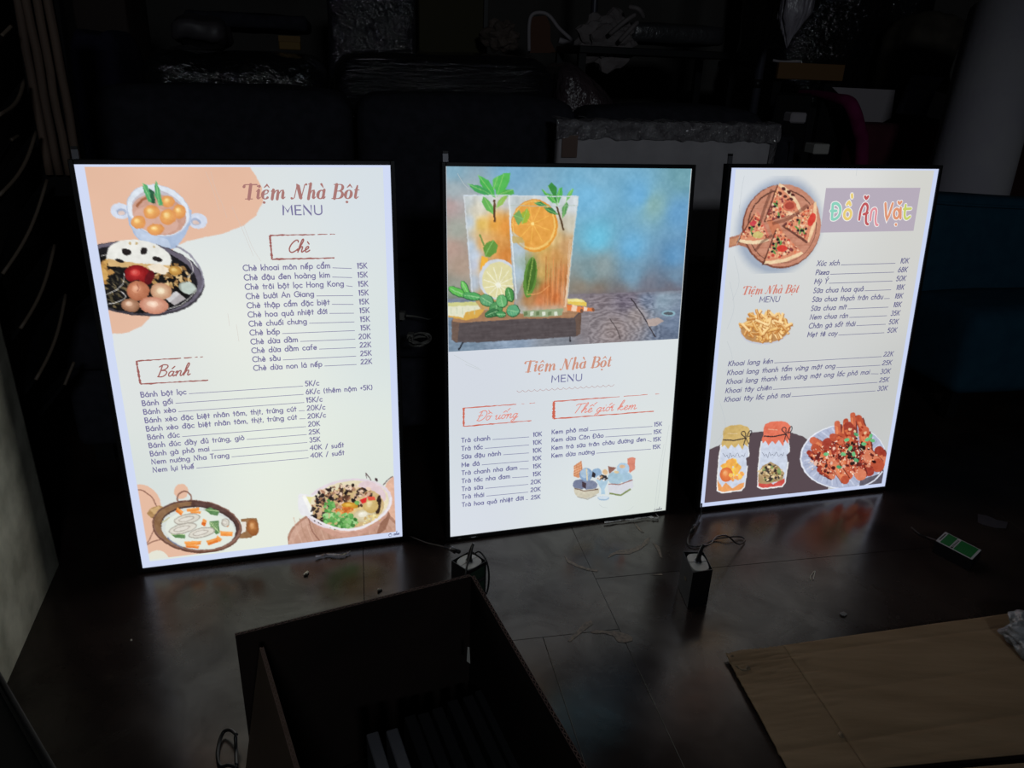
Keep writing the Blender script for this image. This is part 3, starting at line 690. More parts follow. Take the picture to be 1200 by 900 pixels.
# ================================================================== poster 1
B1 = lightbox(P1, 'left light box, its menu showing a white soup cup and a black bowl', margins_of(P1, (98.5, 195.5), (464, 623)), paper1, (208, 218, 244))
def poster1():
    P = P1; PE = (229, 187, 162)
    c = Canvas(P, [(98.5, 195.5), (311, 196), (320, 392), (129, 395)], bg=paper1)
    c.tex = .8
    bl = [(90, 190), (289, 190), (299, 205), (306.5, 220), (308, 236), (300, 252), (285, 264), (262, 273), (238, 278), (220, 282), (206, 288), (196, 300), (190, 320), (184, 350), (176, 371), (166, 382), (152, 388.5), (140, 391), (120, 390)]
    c.poly(bl, PE)
    n_ = c.noise(120, 5)[..., None]; c.img += (n_-.5)*8*(c.img[..., 2:3] < 200); c.bg0 = c.img.copy()
    # white two-handled cup of soup
    wh = (196, 210, 232); whd = (168, 180, 205)
    for (hx, hy) in ((141, 247), (231, 258.5)):
        c.ellipse(hx, hy, 11.5, 9.3, 12, (212, 220, 236)); c.ellipse(hx+(1 if hx < 200 else -2), hy+1, 6, 4.2, 12, whd); c.ellipse(hx+(1 if hx < 200 else -2), hy+2.2, 4.2, 2.6, 12, (222, 200, 192))
    c.poly([(148, 246), (151, 262), (158, 276), (170, 288), (190, 294), (206, 290), (217, 276), (223, 262), (224, 246)], (172, 190, 218))
    c.poly([(152, 262), (160, 276), (173, 287), (190, 292), (200, 289), (196, 280), (170, 272)], (192, 206, 228))
    c.ellipse(185.3, 246.5, 38.5, 29.5, 22, (186, 198, 220)); c.ellipse(185.3, 246, 37.4, 28.6, 22, (222, 230, 240)); c.ellipse(186, 248.5, 33, 24.8, 22, (196, 190, 198)); c.ellipse(186, 251, 32.5, 23, 18, (203, 158, 140))
    c.ellipse(182, 258, 27, 15, 15, (214, 172, 156)); c.line([(160, 242), (166, 234), (174, 230)], 3.5, (160, 100, 70))
    for b in ((196.5, 236, 8.5, 7), (210, 247.5, 8, 8.5), (177.5, 248.3, 10, 8.3), (196.7, 253.8, 9.6, 9.3), (162, 260, 8.8, 8), (182, 268.5, 10.3, 6.8)):
        c.ball(b[0], b[1], b[2], b[3], 0, (222, 150, 88), (240, 188, 108), (253, 232, 176))
    for l in ([(166.5, 214.5), (172, 217), (177, 228), (179, 238), (174, 236), (169, 226)], [(182.5, 211.5), (187, 222), (191, 241), (186, 240), (181.5, 229), (180.5, 218)], ): c.poly(l, (86, 168, 108)); c.line([l[0], l[3]], .8, (140, 205, 140))
    c.poly([(174, 220), (180, 224), (182, 238), (178, 238)], (40, 90, 62))
    # black bowl of mixed sweet soup
    c.ellipse(160, 326, 80, 43.5, 7, (62, 58, 66)); c.ellipse(160, 325, 78, 41.8, 7, (104, 98, 112)); c.ellipse(158, 327, 74, 39.5, 7, (30, 28, 32)); c.ellipse(157, 330, 66, 35.5, 6, (22, 20, 20))
    c.scatter(70, ('e', 196, 322, 30, 15, 10), (2, 5), [(188, 150, 96), (168, 128, 80), (206, 172, 116), (140, 104, 62), (220, 190, 140)], 4, (.25, .6))
    c.scatter(60, ('e', 130, 340, 22, 24, 0), (2, 6), [(58, 54, 44), (84, 76, 56), (36, 34, 34), (120, 106, 76)], 5, (.15, .4), (20, 70))
    c.scatter(18, ('e', 122, 316, 10, 14, 0), (3, 5), [(204, 160, 90), (176, 130, 70)], 6, (.6, 1))
    lot = Canvas.ell(163, 301, 38, 20, 10, 30, 180, 372); c.poly(lot+[(196, 316), (160, 309), (124, 304)], (232, 232, 226))
    c.poly([(126, 303), (160, 308), (199, 311), (202, 320), (180, 316), (150, 313), (126, 312)], (212, 176, 120))
    for x, y, a, b in ((148, 295, 6, 3.8), (168.3, 293.8, 4.2, 4.4), (184, 303.5, 6.5, 2.6), (140, 305, 5.2, 2), (152, 284.5, 1.5, 2), (159.5, 285, 1.4, 2), (180, 289, 1.2, 1)): c.ellipse(x, y, a, b, 20, (36, 30, 30) if a > 2 else (196, 170, 120)); 
    c.poly([(172, 312), (186, 308), (200, 316), (192, 322), (178, 318)], (238, 226, 206))
    c.ball(205, 317, 8, 5.5, 5, (180, 130, 60), (226, 184, 104), (244, 214, 150))
    c.ball(161, 321.5, 15.5, 11.5, 12, (128, 22, 26), (196, 52, 50), (232, 120, 110))
    c.ellipse(175, 325, 5, 9, 20, (96, 20, 26)); c.poly([(152, 330), (162, 327), (172, 336), (158, 336)], (60, 16, 20))
    c.ball(220, 337, 11, 7, 15, (150, 156, 148), (196, 206, 196), (222, 230, 220)); c.poly([(212, 333), (222, 329), (230, 338), (222, 345), (213, 341)], (192, 204, 196))
    c.poly([(194, 349), (206, 341), (218, 350), (204, 358)], (176, 170, 172)); c.poly([(194, 349), (206, 341), (210, 345), (198, 354)], (206, 204, 206))
    c.ball(153, 357.5, 11, 8, 8, (150, 106, 80), (220, 176, 148), (240, 220, 200))
    c.ball(161.5, 340.5, 13.5, 11.8, 0, (176, 108, 78), (222, 156, 122), (240, 190, 160)); c.line([(160, 332), (163, 337), (161, 341)], 1.4, (168, 100, 80))
    c.ball(188.5, 341, 12.8, 9.8, 5, (196, 148, 116), (236, 212, 180), (252, 242, 214), -.05, -.1)
    c.ball(180, 357.5, 17.2, 10, 5, (200, 136, 112), (238, 198, 174), (250, 228, 208), -.1, -.2)
    for l in ([(122, 346), (135, 340), (144, 332), (145, 320)], [(126, 356), (140, 353), (147, 347), (141, 341)], [(196, 362), (212, 357), (224, 347), (228, 343)], [(216, 300), (224, 309), (226, 318), (220, 325)], [(118, 300), (127, 297), (128, 290)]): c.line([tuple(q) for q in crom(l, 4)], .9, (232, 230, 226), .8)
    c.line(crom([(206, 288), (222, 298), (234, 315), (238, 330), (234, 342)], 5), 2.2, (134, 130, 148), .8)
    c.build('printed_picture', B1, label='printed picture of a white soup cup and a black bowl')
    # ---- clay pot, bottom left
    c = Canvas(P, [(161.8, 566), (306, 560), (306, 640), (174.5, 655.5)], bg=paper1)
    c.ellipse(163, 596, 26, 29, 0, PE); c.ellipse(212, 575.5, 8.3, 8.8, 0, PE); c.poly([(160, 610), (184, 622), (200, 640), (232, 645), (250, 648), (160, 668)], PE)
    c.ellipse(184.5, 657, 13.5, 12.5, 0, (228, 228, 214))
    br = (150, 108, 92); c.bg0 = c.img.copy()
    c.line(crom([(160, 573), (170, 576), (180, 586), (184, 600), (182, 615), (174, 634), (166, 641)], 6), 1.3, br); c.line(crom([(170, 640), (178, 635), (190, 632), (200, 634)], 5), 1.3, br)
    c.line(Canvas.ell(215.7, 583.5, 8, 8, 0, 24, 150, 400), 1.7, (140, 98, 84))
    c.poly([(172, 601), (177, 595), (187, 592), (193, 594), (193, 598), (182, 606), (177, 607)], (176, 138, 92)); c.poly([(176, 597), (186, 593), (188, 598), (180, 603)], (206, 170, 120)); c.poly([(178, 606), (190, 599), (200, 594), (204, 597), (186, 608)], (110, 84, 66))
    c.poly([(282, 608), (288, 607), (300, 607), (303, 614), (301, 625), (294, 630), (281, 631), (280, 627), (288, 622), (288, 612), (282, 611)], (150, 112, 76)); c.ball(296, 618, 7, 10, -10, (150, 92, 50), (204, 142, 84), (226, 178, 130)); c.poly([(283, 611), (288, 611), (287, 622), (283, 625)], (232, 226, 216))
    c.ellipse(230.5, 616.8, 53, 31, 6, (110, 76, 62)); c.ellipse(230.5, 615.6, 52.4, 29.8, 6, (140, 104, 90)); c.ellipse(230, 614.5, 50.5, 28, 6, (92, 66, 60)); c.poly(Canvas.ell(230, 616, 50, 28, 6, 30, 100, 260), (138, 104, 74)); 
    c.ellipse(233, 617.5, 45, 25.5, 5, (78, 58, 54)); c.ellipse(232.5, 619, 43.8, 24.8, 5, (214, 220, 216)); c.ellipse(234, 620.5, 41, 22.5, 5, (226, 232, 222))
    og = [(230, 128, 52), (240, 150, 70), (222, 110, 40)]
    for (x, y, w_, h_, r_) in ((210, 599, 9, 6, 30), (226, 597, 15, 4, -8), (229, 600, 13, 3, 0), (226, 636, 20, 5, -3), (225, 640, 16, 4, 5), (249, 634, 14, 6, -20), (265, 625, 15, 6, 2), (239, 612, 5, 8, 20), (264, 614, 9, 3, 40), (256, 631, 7, 5, 30)):
        q = R(r_); pts = [(x+a*math.cos(q)-b*math.sin(q), y+a*math.sin(q)+b*math.cos(q)) for a, b in ((-w_/2, -h_/2), (w_/2, -h_/2*.8), (w_/2*.9, h_/2), (-w_/2*.9, h_/2*.9))]
        c.poly(pts, og[int(x) % 3]); c.poly([pts[0], pts[1], ((pts[1][0]+pts[2][0])/2, (pts[1][1]+pts[2][1])/2), ((pts[0][0]+pts[3][0])/2, (pts[0][1]+pts[3][1])/2)], (246, 176, 100), .7)
    for pts in ([(239, 597), (246, 594), (257, 599), (255, 604), (247, 603)], [(245, 611), (256, 610), (257, 624), (253, 626), (246, 618)], [(200, 626), (208, 624), (217, 626), (217, 631), (206, 630)]): c.poly(pts, (96, 138, 88)); c.line([pts[0], pts[2]], .9, (180, 206, 150))
    for k in range(5): c.line([(246+k*2, 612), (246+k*2, 621)], .6, (190, 212, 160))
    for (x, y, a, b, r_) in ((219, 608, 16, 6, -12), (214, 619, 17, 6, -14), (236, 624, 16, 6, -12), (264, 612, 5, 5, 0)):
        c.ellipse(x, y, a, b, r_, (178, 172, 162)); c.ellipse(x, y, a-1.4, b-1.3, r_, (222, 218, 206)); c.ellipse(x-1, y, a*.6, b*.5, r_, (184, 176, 166)); c.ellipse(x-1, y, a*.5, b*.34, r_, (226, 222, 212))
    c.line([(196, 630), (205, 637), (214, 642)], 1.2, (120, 126, 150)); c.line([(190, 612), (199, 606)], 1, (190, 180, 120))
    c.build('printed_picture', B1, label='printed picture of a clay pot with two handles')
    # ---- noodle bowl on a round board, bottom right
    c = Canvas(P, [(334, 552), (463.6, 549), (464, 623), (338, 641)], bg=paper1)
    c.poly([(450, 580), (452, 566), (458, 560), (466, 556), (466, 640), (450, 640)], (226, 182, 158)); c.line([(428, 554), (434, 561), (436, 566)], 1., (92, 70, 74)); c.line([(428.5, 554), (429, 560)], .8, (92, 70, 74)); c.line([(449, 568), (454, 562), (460, 558)], 1., (92, 70, 74)); c.ellipse(441, 562, 1.6, 2.4, -30, (80, 60, 66))
    c.poly(Canvas.ell(404, 632, 68, 40, -4, 40, 150, 380)+[(480, 680), (330, 680)], (176, 132, 112)); c.poly(Canvas.ell(404, 634, 66, 39.5, -4, 40, 150, 380)+[(480, 680), (330, 680)], (205, 165, 146)); c.poly(Canvas.ell(404, 637, 61, 36, -4, 40, 150, 380)+[(480, 680), (340, 680)], (194, 152, 132))
    for k in range(16): c.line(crom([(344+k*7, 606+(k % 5)), (348+k*7, 622), (358+k*7, 645)], 3), 1.1, (176, 134, 112) if k % 2 else (214, 178, 158), .7)
    c.line(crom([(361, 606), (366, 622), (378, 638)], 4), 1.2, (150, 106, 90)); c.poly([(452, 590), (457, 604), (452, 620), (440, 628), (446, 612)], (156, 112, 92))
    c.poly([(357, 598), (372, 618), (392, 629), (412, 629), (436, 622), (452, 606), (458, 592), (440, 600), (400, 612)], (204, 158, 140)); c.poly([(360, 602), (380, 618), (400, 624), (424, 621), (446, 606), (440, 600), (400, 612)], (224, 184, 168))
    c.ellipse(408, 590.5, 52, 29.5, -8, (226, 214, 222)); c.poly([(349, 580), (352, 578), (366, 580), (373, 577), (380, 571), (376, 606), (353, 604), (349, 596)], (232, 232, 236)); c.poly([(354, 581), (366, 582), (374, 578), (382, 572), (370, 600), (364, 602)], (228, 222, 160))
    c.ellipse(409, 590, 47, 26.5, -8, (232, 222, 190)); c.ellipse(436, 576, 18, 10, 30, (226, 204, 208)); c.poly([(354, 582), (357, 579), (368, 600), (364, 603)], (244, 244, 240)); c.ellipse(408, 595, 42, 24, -8, (206, 178, 128))
    c.ellipse(427, 597, 20, 14, -10, (222, 196, 140))
    c.scatter(190, ('e', 402, 583, 36, 14, -6), (1.4, 3.6), [(90, 62, 48), (214, 178, 152), (176, 132, 106), (44, 36, 36), (232, 204, 180), (150, 102, 78), (60, 46, 44)], 9, (.4, .9))
    c.scatter(70, ('e', 376, 598, 11, 14, 0), (1.4, 3.4), [(60, 46, 42), (206, 170, 142), (160, 118, 90), (36, 30, 32)], 19, (.4, .9))
    c.ellipse(443, 592, 3, 12, 8, (56, 40, 34)); c.ball(427, 604, 14, 8, -6, (206, 190, 150), (234, 228, 206), (250, 248, 236)); c.ball(434, 592, 9, 9, 0, (206, 176, 110), (228, 206, 150), (240, 226, 186)); c.ball(410, 592, 10, 4, 5, (196, 140, 40), (222, 176, 70), (236, 200, 110))
    c.scatter(26, ('e', 403, 598, 10, 4, -10), (1.5, 3), [(220, 130, 60), (204, 110, 50), (232, 160, 90)], 10, (.4, 1))
    c.poly([(422, 585), (430, 582), (429, 588), (424, 590)], (222, 50, 50)); c.poly([(430, 581), (439, 582), (440, 586), (432, 586)], (226, 92, 70))
    c.scatter(85, ('e', 398, 610, 21, 9, 4), (1.5, 3.6), [(92, 160, 82), (126, 190, 108), (70, 128, 62), (160, 208, 140)], 12, (.5, 1)); c.scatter(24, ('e', 385, 593, 6, 7, 0), (1.5, 3), [(92, 160, 82), (126, 190, 108)], 13, (.5, 1)); c.ellipse(418, 589, 3, 2.5, 0, (120, 178, 96))
    c.scatter(26, ('e', 432, 609, 14, 6, -15), (1.2, 2.4), [(238, 226, 170), (226, 204, 140), (204, 170, 110)], 14, (.6, 1))
    c.line(crom([(364, 605), (380, 614), (400, 620), (420, 619), (440, 610), (455, 596), (458, 582)], 5), 2.6, (236, 232, 236))
    c.build('printed_picture', B1, label='printed picture of a noodle bowl on a round wooden board')
    # ---- lettering
    k = Ink(.0011)
    a, b = P.uv(283.8, 233.5), P.uv(422.8, 232.8); shop_name(k, *a, *b, 30)
    k.build('shop_name_lettering', ink((170, 120, 116)), B1)
    k = Ink(.0011); a, b = P.uv(331.3, 251.7), P.uv(378.3, 251.4); k.text('MENU', *a, *b, 19, 2.7)
    menu(k, P, ['Chè khoai môn nếp cẩm', 'Chè đậu đen hoàng kim', 'Chè trôi bột lọc Hong Kong', 'Chè bưởi An Giang', 'Chè thập cẩm đặc biệt', 'Chè hoa quả nhiệt đới', 'Chè chuối chưng', 'Chè bắp', 'Chè dừa dầm', 'Chè dừa dầm cafe', 'Chè sầu', 'Chè dừa non lá nếp'],
         ['15K']*8+['20K', '22K', '25K', '22K'], (285, 317.2), (297.2, 434.2), (430.2, 314.2), (435.9, 426), 11.8, 2.1, 12.35, 5, lead_to=P.uv(412, 314)[0])
    menu(k, P, ['Bánh bột lọc', 'Bánh gối', 'Bánh xèo', 'Bánh xèo đặc biệt nhân tôm, thịt, trứng cút', 'Bánh xèo đặc biệt nhân tôm, thịt, trứng cút', 'Bánh đúc', 'Bánh đúc đầy đủ trứng, giò', 'Bánh gà phô mai', 'Nem nướng Nha Trang', 'Nem lụi Huế'],
         ['5K/c', '6K/c (thêm nộm +5K)', '15K/c', '20K/c', '20K/c', '20K', '25K', '35K', '40K / suất', '40K / suất'], (165.3, 465.3), (179.3, 553.3), (357.8, 452.3), (364.2, 536.3), 11.8, 2.1, 12.15, 5, left_prices=True)
    o = k.build('menu_lettering', ink(PURPLE), B1)
    k = Ink(.0011)
    brush_frame(k, P, (316.3, 275.8), (318.8, 303.7), (392.5, 274.2), (391.7, 302.2), 3.6, 4.6, 1); brush_frame(k, P, (160, 422.8), (164.7, 450), (244.2, 417.5), (244.2, 445.3), 3.4, 4.4, 2)
    script(k, 'Chè', *P.uv(337.5, 295.8), *P.uv(365, 295), 26, 2.7); script(k, 'Bánh', *P.uv(184, 441.8), *P.uv(225.5, 439), 26, 2.5)
    k.build('heading_lettering', ink((160, 98, 94)), B1)
    k = Ink(.0012); u, v = P.uv(457.3, 626.8)
    k.stroke([(u+4*math.cos(t), v+4*math.sin(t)) for t in [k_*.52 for k_ in range(13)]], 1.2); k.poly([(u-3, v-2), (u, v-6), (u+3, v-2)])
    script(k, 'anhan', u+8, v+2, u+24, v+1.5, 11, 1.0)
    k.build('maker_mark', ink((100, 104, 140)), B1)
    k = Ink(.0009)                                                    # hairline creases in the sheet
    for pts in ([(247, 201), (253, 222), (260, 238), (266, 255)], [(241, 201), (250, 224), (257, 247)], [(272, 242), (281, 262), (290, 283), (297, 300)], [(285, 262), (296, 290), (306, 306)], [(267, 367), (269, 382)], [(277, 380), (280, 400)]):
        k.stroke([P.uv(*q) for q in crom(pts, 4)], .5, False)
    k.build('sheet_crease', ink((206, 192, 184)), B1)
poster1()

# ================================================================== poster 2
B2 = lightbox(P2, 'middle light box, menu under a photo of two iced tea glasses', (0, 0, 0, 0), paper2, (210, 220, 244))
def poster2():
    P = P2
    c = Canvas(P, [(523, 195), (810, 196.5), (793.4, 397), (527, 410.8)], bg=None, cell=1.75); c.tex = .6
    f = c.field([(530, 200, (132, 172, 192)), (600, 200, (122, 172, 204)), (700, 205, (126, 178, 206)), (800, 205, (112, 160, 172)), (530, 225, (160, 176, 182)), (527, 240, (186, 162, 160)), (535, 270, (164, 170, 160)), (530, 290, (178, 150, 138)), (540, 312, (172, 150, 134)), (532, 335, (150, 150, 140)), (530, 355, (120, 140, 120)), (690, 230, (116, 180, 216)), (750, 230, (110, 174, 216)), (795, 250, (104, 158, 200)), (700, 280, (108, 190, 220)), (740, 290, (110, 176, 216)), (790, 300, (98, 150, 192)), (765, 240, (140, 180, 180)), (690, 320, (124, 150, 156)), (705, 312, (140, 156, 158)), (740, 320, (120, 160, 186)), (790, 325, (108, 140, 166)), (680, 338, (142, 132, 118)), (700, 342, (132, 118, 106)), (725, 344, (120, 116, 118)), (760, 336, (112, 116, 130)), (785, 335, (112, 112, 124)), (790, 346, (110, 112, 130))], 3., sm=14)
    n1 = c.noise(60, 2)[..., None]; n2 = c.noise(22, 3)[..., None]
    img = f+(n1-.5)*22+(n2-.5)*10
    # weathered table
    U, V = c.U, c.Vv; u0, v0 = P.uv(527, 350); u1, v1 = P.uv(800, 340)
    hor = v0+(U-u0)*(v1-v0)/(u1-u0); tab = (V > hor)
    g1 = c.noise((34, 7), 8)[..., None]; g2 = c.noise((8, 3), 9)[..., None]
    tcol = c.field([(540, 400, (118, 138, 158)), (600, 400, (140, 158, 180)), (650, 400, (134, 140, 150)), (700, 350, (130, 120, 126)), (690, 375, (138, 130, 134)), (720, 385, (146, 134, 134)), (745, 370, (150, 140, 140)), (760, 350, (112, 124, 146)), (790, 380, (112, 128, 152)), (780, 395, (104, 116, 138)), (775, 352, (140, 160, 176)), (735, 352, (116, 108, 122))], 3., sm=10)
    rings = np.sin(np.hypot((U-P.uv(715, 392)[0])/1.4, (V-P.uv(715, 392)[1])*1.0)*.55+g1[..., 0]*14)*.5+.5
    gr = np.where((U > P.uv(690, 370)[0]) & (U < P.uv(760, 370)[0]+(V-hor)*.35), rings, g1[..., 0])[..., None]
    tb = tcol+(gr-.5)*34+(g2-.5)*34
    img = np.where(tab[..., None], tb, img)
    blur = np.exp(-((V-hor)/8)**2)[..., None]*.4; img = img*(1-blur)+np.array((116, 110, 118.))*blur
    c.img = img
    c.line([(739, 349), (752, 368), (768, 395)], 1.3, (58, 52, 58)); c.line([(543, 400), (537, 410)], 2, (34, 36, 44)); c.line([(668, 385), (668, 400)], 1.3, (40, 38, 44)); c.line([(714, 373), (722, 384), (727, 398)], .8, (70, 62, 64))
    c.ellipse(783, 367, 8, 3.5, 0, (140, 176, 190)); c.ellipse(783, 367, 5.5, 2, 0, (86, 92, 100)); c.poly([(757, 374), (772, 372), (778, 376), (768, 382), (760, 382)], (178, 162, 156))
    # chopping block
    c.poly([(531, 372), (536, 367), (600, 360), (676, 360), (681, 364), (680, 390), (676, 394), (560, 401), (534, 401), (529, 398), (529, 376)], (86, 78, 80))
    c.poly([(531, 372), (540, 366), (600, 360), (676, 360), (681, 363), (672, 372), (600, 374), (538, 378), (530, 377)], (164, 124, 92)); c.poly([(529, 376), (538, 378), (536, 401), (529, 398)], (110, 90, 80)); c.poly([(674, 372), (681, 365), (680, 391), (675, 394)], (104, 84, 74))
    sl = c.mask(c.cp([(529, 376), (681, 366), (680, 392), (530, 401)])); gg = c.noise((30, 3), 21)[..., None]; c.img[sl[0]] += (gg[sl[0]]-.5)*20*sl[1][..., None]
    # lemon slices, left, and straws, right
    c.poly([(523, 356), (566, 354), (568, 362), (560, 372), (546, 375), (524, 371)], (214, 168, 78)); c.poly([(523, 355), (566, 354), (563, 362), (545, 366), (543, 372), (523, 369)], (226, 226, 200)); c.poly([(523, 354.5), (566, 353), (566, 357), (523, 359)], (206, 206, 140)); 
    for k_ in range(5): c.line([(528+k_*7, 360), (528+k_*7, 368)], .8, (196, 206, 176))
    c.poly([(664, 350), (680, 350), (687, 354), (687, 359), (664, 356)], (226, 196, 90)); c.poly([(664, 350), (680, 350), (686, 354), (664, 353)], (238, 226, 150))
    c.poly([(660, 356), (680, 359), (683, 362), (681, 366), (660, 363)], (226, 128, 70)); c.poly([(670, 357), (676, 358), (675, 365), (669, 364)], (238, 206, 180)); c.poly([(682, 359), (695, 361), (695, 365), (682, 364)], (220, 122, 66)); c.poly([(684, 359), (688, 360), (688, 364), (684, 364)], (238, 210, 190)); c.ellipse(695, 363, 1.6, 2.2, 0, (130, 84, 60)); c.ellipse(681.5, 364, 1.8, 2.4, 0, (120, 84, 66))
    # glasses
    def glass(poly_, samples, a, seed):
        r = c.mask(c.cp(poly_)); sl, mk = r; f_ = c.field(samples, 3.2, sm=7); n_ = c.noise((9, 34), seed)[..., None]; n3 = c.noise(14, seed+1)[..., None]
        f_ = f_+(n_-.5)*34+(n3-.5)*18; k_ = mk[..., None]*a; c.img[sl] = c.img[sl]*(1-k_)+f_[sl]*k_
    glass([(543, 230), (543, 228.5), (598, 228.5), (603, 350), (600, 366), (563, 362), (552, 345)], [(546, 235, (196, 204, 206)), (570, 234, (206, 214, 214)), (592, 234, (206, 206, 206)), (549, 260, (196, 210, 222)), (550, 290, (176, 196, 216)), (553, 330, (176, 190, 206)), (556, 310, (190, 200, 220)), (562, 246, (214, 208, 190)), (565, 262, (230, 190, 96)), (580, 262, (238, 168, 70)), (592, 265, (232, 150, 60)), (566, 285, (226, 176, 110)), (580, 290, (222, 150, 70)), (592, 300, (214, 132, 56)), (566, 310, (206, 160, 90)), (580, 322, (206, 140, 70)), (570, 350, (190, 150, 90)), (555, 300, (190, 206, 226))], .93, 31)
    def leaf(pts, col=(84, 168, 76), vein=(150, 206, 120)): c.poly(pts, col); c.line([pts[0], pts[len(pts)//2]], .8, vein, .8)
    leaf([(578, 245), (566, 238), (560, 222), (561, 204), (570, 212), (578, 224)], (92, 180, 86)) if 0 else None
    leaf([(580, 232), (570, 226), (563, 216), (560, 205), (572, 211), (579, 222)], (76, 178, 84)); leaf([(578, 229), (568, 228), (556, 224), (548, 215), (560, 217), (572, 222)], (70, 160, 90)); leaf([(582, 230), (579, 216), (583, 206), (590, 203), (598, 202), (597, 212), (592, 222)], (84, 182, 84)); leaf([(584, 228), (592, 222), (601, 222), (602, 227), (594, 230)], (84, 170, 78)); leaf([(578, 222), (577, 210), (583, 206), (584, 216)], (96, 186, 92))
    leaf([(579, 252), (570, 246), (564, 236), (566, 229), (574, 236), (580, 246)], (104, 178, 88)); leaf([(581, 244), (584, 234), (592, 228), (594, 232), (588, 240)], (150, 190, 90)); c.line([(579, 234), (579.5, 260)], 2.6, (96, 66, 44))
    leaf([(568, 300), (566, 290), (570, 284), (578, 281), (583, 287), (581, 296), (574, 301)], (100, 150, 66)); c.line([(562, 274), (567, 288)], 2.2, (126, 150, 80)); c.poly([(564, 300), (572, 302), (567, 330), (562, 325)], (236, 176, 60))
    # lemon half against the first glass
    c.ellipse(583, 327, 22, 24, 0, (206, 212, 220)); c.ellipse(584, 328, 19.5, 21.5, 0, (222, 216, 166))
    for k_ in range(12):
        t = k_*math.pi/6+.2; c.line([(584, 334), (584+18*math.cos(t), 331+19*math.sin(t))], .9, (240, 238, 214))
    c.ellipse(583.5, 334, 3, 3, 0, (240, 240, 224))
    glass([(595, 229), (678, 229.5), (671, 280), (665, 350), (664, 365), (640, 369), (606, 367), (602, 350), (598, 280)], [(600, 236, (196, 204, 206)), (602, 270, (196, 206, 214)), (606, 290, (186, 200, 210)), (606, 320, (170, 186, 200)), (604, 345, (160, 160, 160)), (630, 236, (206, 212, 214)), (650, 236, (206, 214, 218)), (670, 240, (214, 220, 224)), (668, 262, (206, 200, 182)), (664, 290, (206, 160, 110)), (660, 320, (206, 140, 86)), (662, 345, (214, 168, 130)), (640, 300, (214, 162, 90)), (650, 300, (206, 150, 86)), (635, 320, (206, 168, 96)), (625, 330, (120, 130, 70)), (640, 340, (196, 112, 56)), (652, 348, (206, 116, 62)), (620, 350, (176, 126, 76)), (632, 352, (212, 130, 80)), (616, 310, (130, 150, 110)), (630, 366, (186, 176, 160)), (650, 366, (190, 170, 146)), (610, 366, (176, 176, 170)), (646, 280, (222, 190, 130)), (636, 290, (206, 170, 90)), (616, 262, (196, 196, 150))], .97, 41)
    c.ellipse(626, 264, 27.5, 31, 0, (222, 152, 60)); c.ellipse(625.5, 263.5, 25.5, 29, 0, (240, 196, 110)); c.ellipse(625, 263, 24, 27, 0, (228, 162, 74))
    for k_ in range(9):
        t = k_*math.pi/4.5+.3; c.line([(624, 262), (624+21*math.cos(t), 262+25*math.sin(t))], .9, (246, 190, 90), .8)
    c.ellipse(624, 262, 2, 2, 0, (250, 220, 140)); sl, mk = c.mask(c.cp(Canvas.ell(626, 264, 27.5, 31))); c.img[sl] += ((c.noise(10, 50)[..., None][sl]-.5)*22)*mk[..., None]
    c.poly([(597, 268), (614, 282), (616, 320), (606, 345), (600, 330)], (176, 198, 214), .55); c.poly([(600, 276), (612, 278), (615, 284), (600, 285)], (196, 168, 96), .8)
    for k_ in range(9):
        x = 640+k_*2.9; c.line([(x, 300+(k_*7) % 20), (x-1, 330), (x-2, 358)], [.6, 1.4, .6], (236, 150, 90) if k_ % 2 else (168, 96, 50), .65)
    for k_ in range(3): c.line([(667+k_*2.2-k_*.2, 280), (664.5+k_*.4, 330), (661+k_, 360)], .8, (232, 206, 176), .8)
    c.ellipse(621, 325, 7.5, 24, 8, (96, 140, 60)); c.ellipse(622, 322, 5, 20, 8, (70, 108, 44)); c.line([(625, 300), (617, 346)], 1, (150, 180, 90)); c.line(crom([(618, 345), (632, 343), (644, 334)], 4), .9, (226, 160, 100))
    leaf([(652, 238), (648, 228), (641, 226), (636, 222), (634, 222), (640, 230), (646, 237)], (84, 176, 84)); leaf([(652, 240), (648, 228), (642, 218), (646, 213), (652, 219)], (60, 140, 66)); leaf([(653, 240), (652, 228), (655, 220), (659, 219), (659, 228)], (86, 180, 90)); leaf([(663, 236), (664, 228), (670, 221), (672, 221), (669, 230)], (110, 190, 96)); leaf([(651, 240), (640, 233), (630, 228), (634, 222), (644, 226)], (76, 160, 80)) if 0 else None
    leaf([(642, 241), (632, 242), (625, 237), (634, 236)], (70, 140, 84)); leaf([(655, 252), (644, 250), (636, 243), (646, 243)], (64, 128, 74)); leaf([(659, 256), (658, 244), (663, 236), (666, 240), (663, 250)], (96, 156, 96)); c.line(crom([(652, 241), (656, 254), (660, 270)], 4), 2, (84, 60, 36))
    leaf([(611, 262), (610, 250), (618, 244), (621, 252), (617, 260)], (160, 180, 60)); leaf([(601, 252), (608, 246), (613, 256), (607, 264)], (120, 166, 96))
    c.line([(543, 229), (598, 228.6)], 1.2, (206, 216, 226)); c.line([(596, 229.3), (678, 230)], 1.4, (206, 216, 222)); c.line([(596, 229), (600, 290), (605, 350)], 1.4, (226, 232, 236), .9); c.line([(677.5, 230), (671, 285), (664.5, 350)], 1.1, (196, 206, 206), .8); c.line([(543.5, 230), (549, 290), (553, 342)], 1.2, (214, 220, 226), .8); c.line([(598, 240.5), (640, 241.5), (676, 240.5)], 1, (176, 190, 180), .7)
    c.poly([(612, 364), (660, 361), (658, 369), (640, 371), (614, 371)], (150, 166, 130)); 
    for k_ in range(6): c.poly([(614+k_*7, 365), (618+k_*7, 364.5), (618+k_*7, 369), (614+k_*7, 370)], (214, 222, 206) if k_ % 2 else (110, 130, 90))
